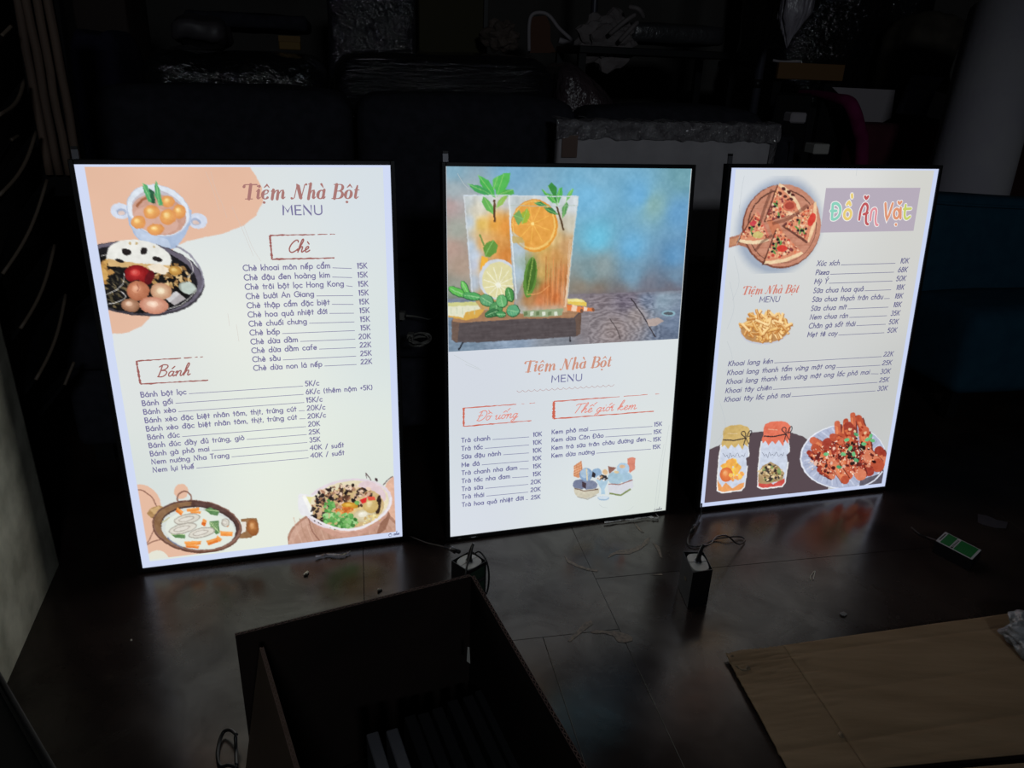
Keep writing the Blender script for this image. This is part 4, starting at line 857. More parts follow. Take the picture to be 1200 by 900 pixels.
    # mint at the foot
    for (x, y, a, b, r_, col) in ((536, 342, 12, 5, 25, (96, 186, 84)), (545, 338, 4, 10, -25, (106, 192, 92)), (553, 347, 11, 5, 8, (84, 166, 96)), (570, 352, 9, 7, 30, (96, 160, 112)), (581, 362, 8, 9, 10, (84, 150, 92)), (588, 353, 7, 8, -15, (104, 176, 112)), (597, 345, 5.5, 9, -15, (76, 146, 76)), (601, 364, 8, 7.5, 10, (96, 166, 124)), (576, 367, 9, 5, -20, (60, 116, 74)), (587, 368, 6, 4, 0, (76, 150, 92))):
        c.ellipse(x, y, a, b, r_, (44, 96, 58)); c.ellipse(x-.4, y-.4, a-.8, b-.8, r_, col); q = R(r_); L_ = a if a > b else b; dx, dy = (math.cos(q), math.sin(q)) if a > b else (-math.sin(q), math.cos(q)); c.line([(x-dx*L_*.8, y-dy*L_*.8), (x+dx*L_*.8, y+dy*L_*.8)], .8, (176, 220, 166), .8)
        for s_ in (-.4, 0, .4): c.line([(x+dx*L_*s_, y+dy*L_*s_), (x+dx*L_*(s_+.25)-dy*min(a, b)*.6, y+dy*L_*(s_+.25)+dx*min(a, b)*.6)], .5, (150, 206, 150), .7)
    c.build('printed_picture', B2, label='printed photograph of two glasses of iced tea with mint and orange')
    # ---- ice cream cups
    c = Canvas(P, [(668, 533), (752, 531), (750, 590), (668, 592)], bg=paper2, cell=1.5)
    c.poly([(672, 546), (681, 539.5), (683, 556), (678, 560), (672, 558)], (214, 150, 110)); c.poly([(735, 537), (741, 535.5), (744.5, 537), (743.5, 550), (738, 554), (735, 548)], (214, 136, 116))
    for k_ in range(4): c.line([(673+k_*2.6, 545-k_*1.7), (673.5+k_*2.6, 558-k_)], .6, (190, 116, 76)); c.line([(672, 548+k_*2.8), (682, 543+k_*3)], .6, (238, 186, 150))
    c.ellipse(679, 567.5, 8, 6, 0, (118, 126, 152)); c.ellipse(691, 568.5, 9, 6, 0, (128, 136, 160)); c.ellipse(686.5, 556, 7.6, 7.8, 0, (140, 168, 200)); c.ellipse(685, 554.5, 5, 5.5, 0, (170, 194, 216)); c.line([(687, 549), (688, 563)], 1.3, (226, 214, 180)); c.ellipse(699, 554, 6, 5.5, 0, (146, 176, 206)); c.poly([(694, 552), (698, 555), (697, 560), (693, 558)], (50, 44, 50)); c.poly([(682, 564), (687, 566), (686, 573), (682, 570)], (70, 56, 64))
    c.poly([(672, 571), (684, 574), (702, 572), (702, 577), (694, 582), (687, 584), (678, 583), (673, 578)], (206, 200, 180)); c.line([(673, 572), (684, 575), (701, 573)], 1., (110, 86, 76)); c.line([(676, 582), (688, 585), (699, 580)], 1, (170, 166, 156))
    c.poly([(712, 546), (722, 548), (719, 551), (714, 555)], (150, 104, 92)); c.ellipse(730, 549, 7.5, 7, 0, (176, 204, 226)); c.ellipse(729, 546.5, 3.5, 2.2, 0, (220, 186, 150)); c.ellipse(733, 559.5, 7.5, 6, 0, (170, 200, 220)); c.ellipse(721, 560, 9, 7.5, 0, (166, 196, 212)); c.ellipse(722, 553, 3, 1.6, 0, (222, 200, 160)); c.ellipse(709, 553, 3.2, 3.2, 0, (222, 190, 150))
    c.poly([(712, 567), (726, 567), (741, 561), (742, 570), (736, 577), (726, 580.5), (713, 579)], (214, 216, 224)); c.line([(713, 567), (726, 567.5), (741, 562)], 1.1, (156, 104, 96)); c.line([(714, 578), (727, 580), (739, 573)], 2, (132, 146, 96))
    c.ellipse(705, 561, 7, 4.5, 0, (220, 222, 222)); c.poly([(704, 556), (711, 557), (711, 562), (706, 563)], (44, 44, 50)); c.poly([(698, 562), (713, 562), (708, 573), (709, 579), (704, 579), (704, 573)], (176, 204, 222)); c.ellipse(707, 583.5, 7, 2.6, 0, (160, 186, 210)); c.ellipse(707, 582.8, 6, 1.8, 0, (206, 220, 232)); c.scatter(16, ('e', 706, 560, 6, 3, 0), (.8, 1.6), [(60, 56, 60), (230, 230, 230), (190, 150, 110)], 7)
    c.build('printed_picture', B2, label='printed picture of ice cream cups and scoops')
    k = Ink(.0011); shop_name(k, *P.uv(612.8, 436.4), *P.uv(717.6, 429.3), 28); k.build('shop_name_lettering', ink((205, 148, 128)), B2)
    k = Ink(.0011); k.text('MENU', *P.uv(645.8, 448), *P.uv(682, 445.7), 17, 2.5)
    menu(k, P, ['Trà chanh', 'Trà tắc', 'Sữa đậu nành', 'Me đá', 'Trà chanh nha đam', 'Trà tắc nha đam', 'Trà sữa', 'Trà thái', 'Trà hoa quả nhiệt đới'], ['10K']*4+['15K', '15K', '20K', '20K', '25K'],
         (540.7, 518.4), (541.3, 593.7), (634.7, 510.7), (633, 584), 11.2, 2.2, 12.4, 6, lead_to=P.uv(620, 512)[0])
    menu(k, P, ['Kem phô mai', 'Kem dừa Côn Đảo', 'Kem trà sữa trân châu đường đen', 'Kem dừa nướng'], ['15K']*4, (646.3, 508.6), (646, 536.3), (775.3, 498.7), (773.4, 525.2), 11.2, 2.2, 12.9, 5)
    k.build('menu_lettering', ink((112, 112, 156)), B2)
    k = Ink(.0011)
    a, b = P.uv(605.3, 458), P.uv(719.7, 450.8); n = 17; Lw = (b[0]-a[0])/n
    for i in range(n):
        x = a[0]+i*Lw; y = a[1]+(b[1]-a[1])*i/n; k.stroke([(x+Lw*j/6, y-5*abs(j/3-1)**1.8+4) for j in range(7)], .9, False)
    k.build('wave_rule', ink((176, 132, 128)), B2)
    k = Ink(.0011); brush_frame(k, P, (543.3, 478), (543.3, 499.5), (626.7, 472), (622.7, 492.7), 3.0, 5., 3); brush_frame(k, P, (649, 470.4), (648.6, 490.6), (772.3, 461.2), (765.9, 481.8), 3.2, 7.6, 4)
    k.build('heading_frame', ink((204, 102, 82)), B2)
    k = Ink(.0012); script(k, 'Đồ uống', *P.uv(557.5, 493.4), *P.uv(609, 488.6), 25, 2.0, .3); script(k, 'Thế giới kem', *P.uv(671, 484.4), *P.uv(748, 478.8), 25, 2.1, .3); k.build('heading_lettering', ink((226, 138, 124)), B2)
    k = Ink(.0012); u, v = P.uv(767, 597.4); k.stroke([(u+2.6*math.cos(t), v+2.6*math.sin(t)) for t in [k_*.7 for k_ in range(10)]], .9); script(k, 'anhan', u+4, v+2, u+23, v+1, 9, .9); k.build('maker_mark', ink((90, 92, 104)), B2)
    k = Ink(.0009)
    for pts in ([(784, 498), (777, 540), (773, 570), (769, 600)], [(778, 520), (771, 560), (767, 598)], [(702, 591), (706, 594), (712, 595)], [(731, 600), (738, 597), (742, 593)], [(532, 416), (548, 425), (562, 432)], [(545, 427), (556, 431), (564, 434)], [(536, 203), (543, 215), (550, 222)]): k.stroke([P.uv(*q) for q in crom(pts, 4)], .8, False)
    k.build('sheet_crease', ink((190, 198, 198)), B2)
poster2()

# ================================================================== poster 3
B3 = lightbox(P3, 'right-hand light box, menu with a pizza board, fries, two jars and chicken feet', margins_of(P3, (862.3, 198.5), (1033, 566.3)), paper3, (202, 213, 243))
def poster3():
    P = P3
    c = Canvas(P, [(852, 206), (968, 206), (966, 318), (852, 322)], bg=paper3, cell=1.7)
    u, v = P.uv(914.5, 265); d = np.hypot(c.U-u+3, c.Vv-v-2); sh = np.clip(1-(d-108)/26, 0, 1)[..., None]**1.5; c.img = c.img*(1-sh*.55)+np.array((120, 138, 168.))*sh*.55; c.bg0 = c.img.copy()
    uL = margins_of(P, (862.3, 198.5), (1033, 566.3))[0]
    wd1, wd2, wd3 = (176, 116, 92), (196, 136, 112), (110, 66, 52)
    c.poly([(850, 279), (866, 275), (878, 262), (890, 270), (880, 292), (866, 287), (850, 291)], wd1); c.poly([(850, 281), (868, 277), (872, 283), (850, 289)], (196, 140, 108))
    c.ellipse(915.5, 265, 46, 49.5, 12, (128, 76, 60)); c.ellipse(916.5, 264, 45, 48.5, 12, wd2); c.ellipse(916, 265, 40.5, 43.5, 12, (96, 60, 50)); c.ellipse(916.3, 265.5, 39.5, 42.5, 12, wd2)
    for k_ in range(14): c.line([(878+k_*.6, 240+k_*4.6), (955-k_*.4, 236+k_*4.6)], .8, (168, 104, 80) if k_ % 2 else (206, 150, 124), .5)
    c.poly([(896, 254), (912, 262), (926, 288), (905, 274)], (202, 120, 86), .8)
    def slice_(tip, a, b, crust, seed):
        sh = [(x-2.5, y+1.5) for x, y in (tip, a, b)]; c.poly(sh, (90, 50, 42), .85)
        m_ = ((a[0]+b[0])/2, (a[1]+b[1])/2); ox, oy = m_[0]-tip[0], m_[1]-tip[1]; l = math.hypot(ox, oy); bulge = (m_[0]+ox/l*4, m_[1]+oy/l*4)
        c.poly([tip, a]+crom([a, ((a[0]+bulge[0])/2+ox/l*.8, (a[1]+bulge[1])/2+oy/l*.8), bulge, ((b[0]+bulge[0])/2+ox/l*.8, (b[1]+bulge[1])/2+oy/l*.8), b], 3), crust)
        c.poly([tip, (a[0]*.93+tip[0]*.07, a[1]*.93+tip[1]*.07), m_, (b[0]*.93+tip[0]*.07, b[1]*.93+tip[1]*.07)], (218, 144, 112))
        rd = random.Random(seed); cols = [(196, 66, 54), (222, 150, 110), (238, 206, 168), (120, 50, 56), (226, 120, 84), (150, 70, 60), (240, 190, 140), (92, 44, 44), (246, 214, 180), (232, 170, 130)]
        for _ in range(130):
            s_, t_ = rd.random()**.5, rd.random(); x = tip[0]+(a[0]+(b[0]-a[0])*t_-tip[0])*s_*.9; y = tip[1]+(a[1]+(b[1]-a[1])*t_-tip[1])*s_*.9; r_ = rd.uniform(.8, 2.3)
            c.ellipse(x, y, r_*.9, r_*rd.uniform(.4, .9), rd.uniform(0, 180), rd.choice(cols), .85, 8)
        for _ in range(5):
            s_, t_ = rd.uniform(.3, .85), rd.uniform(.15, .85); x = tip[0]+(a[0]+(b[0]-a[0])*t_-tip[0])*s_; y = tip[1]+(a[1]+(b[1]-a[1])*t_-tip[1])*s_
            c.ellipse(x, y, 3.8, 1.2, rd.uniform(40, 120), (96, 150, 76), 1, 8)
            x += rd.uniform(-3, 3); y += rd.uniform(-3, 3); c.ellipse(x, y, 1.8, 1.6, 0, (38, 28, 36), 1, 8)
    slice_((897, 259), (913, 214), (940, 248), (236, 204, 166), 1); slice_((918, 263), (956, 236), (948, 284), (236, 200, 160), 2)
    slice_((886, 248), (865, 283), (903, 281), (240, 216, 178), 3); slice_((911, 267), (895, 309), (941, 297), (238, 210, 170), 4)
    c.poly([(886, 246), (889, 249), (903, 279), (901, 282)], (214, 112, 96), .6); c.ellipse(882.5, 261.5, 4, 3, -20, (206, 76, 84)); c.ellipse(925, 241, 8, 6.5, 0, (206, 110, 86)); c.ellipse(925, 241, 5.5, 4.5, 0, (166, 70, 56)); c.ellipse(951, 257, 4, 8, 20, (214, 70, 58)); c.ellipse(916, 291, 6, 4, 0, (214, 70, 60)); c.ellipse(888, 275, 6, 4, 0, (206, 190, 120)); 
    c.line([(884, 294), (893, 283), (905, 275)], 3, (92, 54, 44), .5); c.line([(905, 262), (925, 256), (946, 240)], 4, (110, 62, 48), .5); c.line([(890, 262), (897, 240), (904, 222)], 3.5, (100, 60, 48), .5)
    for x, y in ((918, 221), (924, 225), (929, 228), (920, 230), (927, 233), (914, 226)): c.ellipse(x, y, 2.5, 1.8, 30, (84, 42, 40))
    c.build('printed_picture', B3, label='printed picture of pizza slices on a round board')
    # fries
    c = Canvas(P, [(863, 358), (932, 357), (930, 404), (863, 406)], bg=paper3, cell=1.6)
    c.ellipse(896, 387, 29, 16.5, -4, (196, 200, 214)); c.ellipse(896, 386, 28, 15.6, -4, (186, 140, 90))
    rd = random.Random(5); fr = [(238, 190, 116), (246, 206, 140), (222, 164, 88), (206, 140, 72), (250, 216, 158), (196, 132, 66)]
    for k_ in range(95):
        rr = math.sqrt(rd.random()); t = rd.random()*6.283; x = 897+rr*math.cos(t)*25; y = 382+rr*math.sin(t)*14; an = R(rd.uniform(-80, 80)) if rd.random() < .6 else R(rd.uniform(50, 110)); L_ = rd.uniform(5, 10); dx, dy = math.cos(an)*L_, math.sin(an)*L_*.8
        col = fr[k_ % 6]; c.line([(x-dx+.5, y-dy+.9), (x+dx+.5, y+dy+.9)], 3.2, (176, 112, 56), .8); c.line([(x-dx, y-dy), (x+dx, y+dy)], 2.8, col); c.line([(x-dx, y-dy-.7), (x+dx, y+dy-.7)], .8, (252, 226, 170), .7)
    c.build('printed_picture', B3, label='printed picture of a plate of fries')
    # jars
    uL, mr, mt, mb = margins_of(P, (862.3, 198.5), (1033, 566.3))
    c = Canvas(P, [(830, 487), (950, 482), (944, 580), (826.5, 586.5)], bg=paper3, cell=1.55); c.v1_ = 900-mb
    dk = (88, 74, 80)
    c.poly([(830, 527), (844, 521), (858, 512), (878, 507), (903, 504.5), (925, 506), (940, 511), (958, 522), (970, 540), (970, 600), (820, 610)], dk); c.bg0 = c.img.copy()
    for (ox, oy, lid, liq, lc) in ((0, 0, (206, 176, 110), (232, 160, 96), (186, 152, 88)), (47.5, -4.5, (226, 118, 92), (206, 84, 76), (206, 96, 74))):
        p = lambda pts: [(x+ox, y+oy) for x, y in pts]
        c.poly(p([(844, 521), (877, 519), (878, 530), (876, 548), (873, 570), (869, 575), (845, 578), (839.5, 575), (840, 556), (842, 534)]), (236, 236, 236)); c.poly(p([(845, 522), (876, 520), (877, 530), (874.5, 550), (872, 569), (868, 573.5), (846, 576.3), (841, 574), (841.5, 556), (843, 534)]), (206, 214, 230))
        c.poly(p([(840.6, 562), (846, 571), (850, 565), (858, 572), (866, 567), (872, 565), (871.5, 570), (868, 573.5), (846, 576.3), (841, 574)]), liq)
        c.poly(p([(847, 513), (847, 506), (849, 501), (856, 498.5), (868, 497.5), (875, 499.5), (879, 504), (878, 511), (878, 516), (876, 524), (872, 520), (870, 527), (865, 520), (861, 525), (857, 521), (853, 526), (849, 521), (846, 524), (845, 519)]), lid)
        c.line(p([(847, 515.5), (860, 515.8), (874, 513)]), 1.3, (50, 42, 46)); c.line(p([(852, 507.5), (864, 508)]), .7, (240, 220, 190), .7)
        c.line(p(crom([(874, 513), (869, 509), (869.5, 505.5), (873, 506), (874, 513), (878, 505), (880.5, 505), (879, 510), (874, 513), (871, 522)], 4)), 1.0, (46, 40, 46)); c.line(p([(874, 513), (877, 520), (877.5, 531)]), .8, (46, 40, 46)); c.poly(p([(874, 537), (878, 534), (880, 537), (880, 544), (875, 546)]), dk); c.line(p([(876.4, 520), (877.3, 532)]), 1.1, (226, 230, 236))
        if ox == 0:
            c.scatter(26, ('e', 858, 547, 12, 7, 0), (2.5, 5), [(240, 206, 84), (246, 186, 90), (236, 170, 80)], 3); c.ball(851, 556, 8, 8.5, 10, (216, 110, 60), (238, 150, 90), (246, 186, 130)); c.scatter(12, ('e', 862, 556, 8, 6, 0), (2, 4), [(244, 196, 100), (238, 160, 90)], 8)
        else:
            c.poly([(888, 556), (893, 546), (903, 541), (912, 546), (919, 554), (917, 562), (900, 567), (889, 566)], (176, 150, 110)); c.scatter(110, ('e', 903, 554.5, 14, 9, 0), (1, 2.6), [(206, 176, 130), (84, 70, 60), (226, 204, 160), (150, 120, 80), (60, 52, 50), (130, 150, 90)], 4)
    # plate of chicken feet
    c.clip = None
    c.build('printed_picture', B3, label='printed picture of two tied jars')
    c = Canvas(P, [(936, 480), (1041, 478), (1033, 566.3), (936, 577)], bg=paper3, cell=1.55)
    c.poly([(878, 507), (903, 504.5), (925, 506), (940, 511), (958, 522), (970, 540), (970, 600), (820, 610)], dk); c.bg0 = c.img.copy()
    c.ellipse(987.5, 535, 50.5, 37.5, -3, (226, 230, 240)); c.ellipse(988, 535, 49, 36.5, -3, (176, 184, 208))
    for k_ in range(44):
        t = k_*math.pi/22; c.line([(988+47*math.cos(t), 535+35*math.sin(t)), (988+34*math.cos(t+.12), 536+24*math.sin(t+.12))], 1.6, (204, 210, 228) if k_ % 2 else (160, 168, 194), .8)
    c.ellipse(988, 537, 33, 23, -3, (186, 190, 208)); c.poly([(1008, 562), (1030, 555), (1034, 540), (1040, 600), (1000, 600)], (96, 92, 104)); c.line(crom([(1010, 570), (1024, 563), (1034, 552)], 4), 1.6, (220, 224, 236))
    rc = [(186, 84, 58), (204, 104, 74), (160, 62, 48), (216, 128, 96), (132, 46, 38)]
    for (x0, y0, x1, y1, w0) in ((948, 530, 962, 542, 6), (953, 516, 970, 528, 9), (958, 540, 975, 552, 10), (981, 496, 983, 530, 7), (991, 493, 986, 520, 6), (999, 486, 1000, 510, 6), (1006, 490, 1014, 512, 8), (994, 500, 1002, 540, 12), (1012, 505, 1016, 540, 13), (970, 520, 978, 550, 14), (955, 525, 975, 545, 10), (1030, 528, 1036, 540, 11), (1015, 532, 1028, 545, 16), (1008, 545, 1018, 552, 12), (985, 515, 992, 555, 15), (960, 550, 975, 558, 7), (1000, 530, 1008, 556, 14), (975, 540, 990, 562, 10), (976, 512, 984, 516, 9)):
        i_ = int(x0+y0); c.line([(x0+1, y0+1), (x1+1, y1+1)], w0+1.6, (104, 36, 30), .9); c.line([(x0, y0), (x1, y1)], w0, rc[i_ % 4]); c.line([(x0-w0*.15, y0-w0*.1), (x1-w0*.15, y1-w0*.1)], w0*.4, (232, 140, 94), .8)
        c.ellipse(x0, y0, w0/2, w0/2, 0, rc[i_ % 4]); c.ellipse(x1, y1, w0/2, w0/2, 0, rc[(i_+1) % 4])
    c.scatter(150, ('e', 988, 538, 38, 17, -5), (1, 3), [(150, 50, 40), (196, 92, 66), (96, 34, 32), (222, 150, 120), (60, 28, 28), (232, 190, 170)], 15); c.scatter(60, ('e', 1000, 515, 20, 16, -10), (1, 2.4), [(214, 110, 70), (236, 200, 160), (170, 60, 40)], 16)
    c.scatter(34, ('e', 1002, 528, 12, 16, 0), (1.2, 3), [(54, 32, 30), (40, 30, 28)], 17); c.scatter(100, ('e', 986, 537, 42, 22, -8), (.6, 1.1), [(250, 236, 214), (246, 214, 180)], 18)
    for x, y in ((996, 525), (992, 515), (988, 532), (1000, 532), (1003, 539), (968, 532), (983, 547), (1016, 515), (1020, 511), (1012, 520), (1003, 509), (1022, 516)): c.ellipse(x, y, 3.2, 2, (x*37) % 180, (84, 160, 112) if x % 2 else (110, 190, 130))
    c.build('printed_picture', B3, z=.0008, label='printed picture of glazed chicken feet on a white plate')
    # purple heading panel
    k = Ink(.0007); k.poly(P.uvs([(967.8, 220.3), (1078.4, 220), (1070.3, 270.5), (961.1, 272.6)])); k.build('heading_panel', ink((182, 172, 186)), B3)
    def q(pts): return [P.uv(950+a/7.5, 190+b/7.5) for a, b in pts]
    L = [((140, 208, 188), 24, [[(192, 368), (184, 500)], [(192, 368), (222, 362), (250, 385), (258, 425), (244, 472), (212, 500), (184, 500)], [(176, 428), (222, 428)]]),
         ((232, 206, 120), 24, [Canvas.ell(322, 458, 30, 42, 8, 16), [(316, 372), (334, 350), (346, 376)], [(360, 284), (362, 310)]]),
         ((192, 88, 92), 22, [[(424, 505), (436, 430), (462, 374), (486, 368), (498, 400), (484, 470), (484, 530), (500, 546)], [(462, 458), (498, 446)], [(474, 302), (487, 320), (502, 302)]]),
         ((226, 148, 158), 20, [[(520, 512), (532, 430), (560, 408), (574, 430), (566, 500), (572, 546), (586, 552)]]),
         ((222, 150, 116), 22, [[(654, 362), (668, 500), (718, 362)], Canvas.ell(752, 452, 24, 42, 5, 14), [(788, 400), (786, 494)], [(768, 350), (780, 364), (794, 348)], [(744, 546), (748, 550)]]),
         ((200, 208, 110), 22, [[(832, 376), (822, 470), (840, 498), (870, 478)], [(816, 412), (878, 408)]])]
    k = Ink(.0010)
    for col, w_, sts in L:
        for st in sts: k.stroke(q(crom(st, 3) if len(st) > 2 and len(st) < 10 else st), w_*.31+4.2)
    k.build('letter_outline', ink((238, 236, 234)), B3)
    for i, (col, w_, sts) in enumerate(L):
        k = Ink(.0014)
        for st in sts: k.stroke(q(crom(st, 3) if len(st) > 2 and len(st) < 10 else st), w_*.31)
        k.build('heading_letter', ink(col), B3)
    k = Ink(.0011); shop_name(k, *P.uv(868.5, 345.2), *P.uv(936, 342.8), 21, .3); k.build('shop_name_lettering', ink((208, 130, 116)), B3)
    k = Ink(.0011); k.text('MENU', *P.uv(889.2, 354.2), *P.uv(912.8, 353.4), 14.5, 2.1, shear=.12)
    menu(k, P, ['Xúc xích', 'Pizza', 'Mỳ Ý', 'Sữa chua hoa quả', 'Sữa chua thạch trân châu', 'Sữa chua mít', 'Nem chua rán', 'Chân gà sốt thái', 'Mẹt tê cay'], ['10K', '68K', '50K', '18K', '18K', '18K', '35K', '50K', '50K'],
         (956.6, 311.4), (945.6, 394.8), (1064, 308.2), (1050, 389.2), 13.2, 2.3, 14.2, 5, shear=.17, lead_to=P.uv(1049, 308)[0])
    menu(k, P, ['Khoai lang kén', 'Khoai lang thanh tẩm vừng mật ong', 'Khoai lang thanh tẩm vừng mật ong lắc phô mai', 'Khoai tây chiên', 'Khoai tây lắc phô mai'], ['22K', '25K', '30K', '25K', '30K'], (852.7, 428.8), (848.3, 470.9), (1045.8, 417.1), (1038.9, 457.1), 13.2, 2.3, 15.2, 5, shear=.17)
    k.build('menu_lettering', ink((104, 102, 142)), B3)
    k = Ink(.0012)
    for (a, b) in (((846.5, 536), (873, 535.5)), ((893, 535), (918.5, 534))):
        script(k, 'Thu ang Big'.replace('u', 'u') if 0 else 'han Ban g', *P.uv(*a), *P.uv(*b), 12, .9, .3) if 0 else None
    rd = random.Random(4)
    for (x0, x1, y) in ((846.5, 873, 535), (892.5, 918.5, 534)):
        pts = []; n = 15
        for i in range(n+1):
            x = x0+(x1-x0)*i/n; pts.append((x, y-(4.4 if i % 5 == 0 else 2.1 if i % 2 else 0)+(2.2 if i % 7 == 4 else 0)))
        k.stroke([P.uv(*p_) for p_ in crom(pts, 3)], 1.0, False)
    k.build('jar_lettering', ink((88, 92, 112)), B3)
    k = Ink(.0009)
    for pts in ([(872, 206), (869, 222), (866, 250)], [(866, 240), (868, 270), (862, 290)], [(860, 300), (866, 330), (858, 352)], [(855, 330), (860, 360), (852, 385)], [(852, 400), (858, 420), (850, 436)], [(843, 470), (850, 500), (838, 520)], [(1004, 197), (1003, 206)]): k.stroke([P.uv(*q_) for q_ in crom(pts, 4)], .7, False)
    k.build('sheet_crease', ink((182, 190, 196)), B3)
poster3()

# ================================================================== small parts of the sheets that are only traces
for o in list(bpy.data.objects):
    if o.name.split('.')[0] in ('menu_lettering', 'heading_lettering', 'shop_name_lettering', 'heading_frame', 'letter_outline', 'sheet_crease', 'jar_lettering', 'maker_mark', 'wave_rule'): o['kind'] = 'stuff'

# ================================================================== sofa behind the light boxes
LYF, LYB = 2.10, 2.70          # front of seat, front of back rest (local depth)
def sofa():
    t = thing('sofa', 'long dark slate fabric sofa right behind the three light boxes', 'sofa', SF.w(.3, LYF), SF.a)
    x0 = SF.at(100, 135, LYB)[0]-.3; x1 = SF.at(905, 145, LYB)[0]-.3
    bx = [SF.at(415, 130, LYB)[0]-.3, SF.at(684, 130, LYB)[0]-.3]
    soft_box('seat_base', x0, x1, .0, .85, .07, .30, M_sofa, t, .03, 5, .002, 4, .0)
    xs = [x0]+bx+[x1]
    for i in range(3):
        soft_box('seat_cushion', xs[i]+.006, xs[i+1]-.006, -.02, .62, .302, .45, M_sofa, t, .045, 5, .006, 4, .015, i)
        zt = (SF.at(260, 108, LYB)[1], SF.at(560, 118, LYB)[1], SF.at(800, 132, LYB)[1])[i]
        soft_box('back_cushion', xs[i]+.006, xs[i+1]-.006, .60, .86, .452, zt, M_sofa, t, .06, 6, .008, 4, .02, 3+i)
    for x in (x0+.05, x1-.05):
        for y in (.08, .78): box('leg', x-.025, x+.025, y-.025, y+.025, 0, .069, M_black, t)
sofa()
# plug and bundled cord lying on the seat between the first two light boxes
def on_seat(px, py, z=.462):
    return fz(px, py, z)
t = thing('power_cord', 'grey mains cord with a plug, bundled on the sofa seat', 'cord', on_seat(490, 398))
base = on_seat(490, 398)
def loc(p): return p-base
pts = []
rd = random.Random(2)
for k_ in range(46):
    a = k_*.82; r_ = .028+.006*math.sin(k_*1.7); pts.append(loc(on_seat(492, 398, .463+.004*(k_ % 3)))+Vector((r_*math.cos(a)*.75+rd.uniform(-.004, .004), r_*math.sin(a)*1.5, .006*math.sin(a*.5))))
tube('cord_bundle', pts, .0019, M_greycable, t, 6, res=3)
b_ = loc(on_seat(481, 394, .472)); bm = bmesh.new(); box_bm(bm, b_.x-.008, b_.x+.008, b_.y-.012, b_.y+.012, b_.z-.008, b_.z+.008); bmesh.ops.bevel(bm, geom=bm.edges[:], offset=.002, segments=1, affect='EDGES'); link('cord_plug', fin(bm), M_greycable, t)
t = thing('plug', 'grey mains plug with a thin lead on the sofa, above the bundled cord', 'plug', on_seat(472, 370))
base = on_seat(472, 370)
box('plug_body', -.009, .007, -.012, .012, -.010, .012, M_greycable, t, .002, 1)
tube('lead', [loc(on_seat(x, y, .478)) for x, y in ((476, 370), (484, 370.5), (493, 372), (502, 374), (509, 372), (514, 367), (520, 363))], lambda q: .0035-.002*min(1, q*2.5), M_greycable, t, 6)

# pale wrapped board standing on the sofa seat
def wrapped_board():
    ly = 2.52
    lx0, zt = SF.at(652, 141, ly); lx1, zt2 = SF.at(914, 152, ly)
    t = thing('wrapped_board', 'large pale foam-wrapped board in clear film, standing on the sofa seat', 'board', SF.w(lx0, ly, .47), SF.a)
    w_ = lx1-lx0; h_ = zt-.47
    o = soft_box('foam_wrap', .01, w_-.01, 0, .055, .0, h_-.02, M_wrapwhite, t, .012, 6, .002, 9, .003)
    # crinkled film gathered along the top and the sides
    def strip(n, m_, fx, name, seed):
        V, Fs = [], []
        for i in range(n+1):
            for j in range(m_+1):
                p = fx(i/n, j/m_); q = Vector(p)*26+Vector((seed, 0, 0)); d = mnoise.noise(q)*.007+mnoise.noise(q*2.3)*.004
                V.append((p[0]+mnoise.noise(q+Vector((5, 5, 5)))*.004, p[1]+d, p[2]+d*.8))
        for i in range(n):
            for j in range(m_): a = i*(m_+1)+j; Fs.append((a, a+m_+1, a+m_+2, a+1))
        return link(name, pyd(V, Fs), M_film, t, True)
    strip(90, 9, lambda u, v: (u*w_, -.010+.07*max(0, v-.72)/.28, h_-.055+.06*min(1, v/.72)+.002*math.sin(u*40)), 'film_top', 1)
    strip(40, 4, lambda u, v: (w_-.03+.035*v, -.008+.02*v*v, .0+u*(h_-.04)), 'film_side', 2)
    strip(90, 5, lambda u, v: (u*w_, -.006, .0+.028*v), 'film_foot', 3)
    lb = box('carton_label', .022, .075, -.0095, -.0085, h_-.115, h_-.045, mat('faded_brown_print', (.16, .10, .08), .7), t)
wrapped_board()
# dark bow-shaped handle lying over the top edge of the board
p = fy(690, 140, 2.74); t = thing('spoon_handle', 'small black spoon-shaped piece on top of the pale wrapped board', 'handle', p)
tube('stem', [Vector(x)-p for x in (fy(677, 136, 2.73), fy(685, 137, 2.73), fy(691, 141, 2.73))], .0035, M_black, t, 6)
tube('tip', [Vector(x)-p for x in (fy(689, 140, 2.73), fy(692, 144, 2.73))], .007, M_black, t, 8, smooth_path=False)

# ================================================================== second row: bundles in stretch film stacked behind the sofa
def bundle(name, label, cat, px0, py0, px1, py1, ly, depth, mt, zb=0., amp=.01, puff=.02, bev=.05, freq=5, cut=6, seed=0., group=None, taper=0.):
    """soft bundle whose front face spans the two photo points at local depth ly, standing at zb"""
    lx0, z1 = SF.at(px0, py0, ly); lx1, z0 = SF.at(px1, py1, ly)
    if zb is None: zb = z0
    t = thing(name, label, cat, SF.w((lx0+lx1)/2, ly, zb), SF.a, group); w_ = (lx1-lx0)/2
    o = soft_box('wrapped_body', -w_, w_, 0, depth, 0.0, z1-zb, mt, t, min(bev, (z1-zb)*.3), cut, amp, freq, puff, seed)
    return t, o, w_, z1-zb
t, o, w_, h_ = bundle('wrapped_sofa', 'long black sofa in shiny stretch film behind the middle of the slate sofa', 'wrapped sofa', 390, 62, 652, 112, 3.12, .75, M_wrapblack, 0.004, .012, .02, .08, 5, 8, 3)
for v in o.data.vertices:                                            # back sloping down to the right-hand arm
    pass
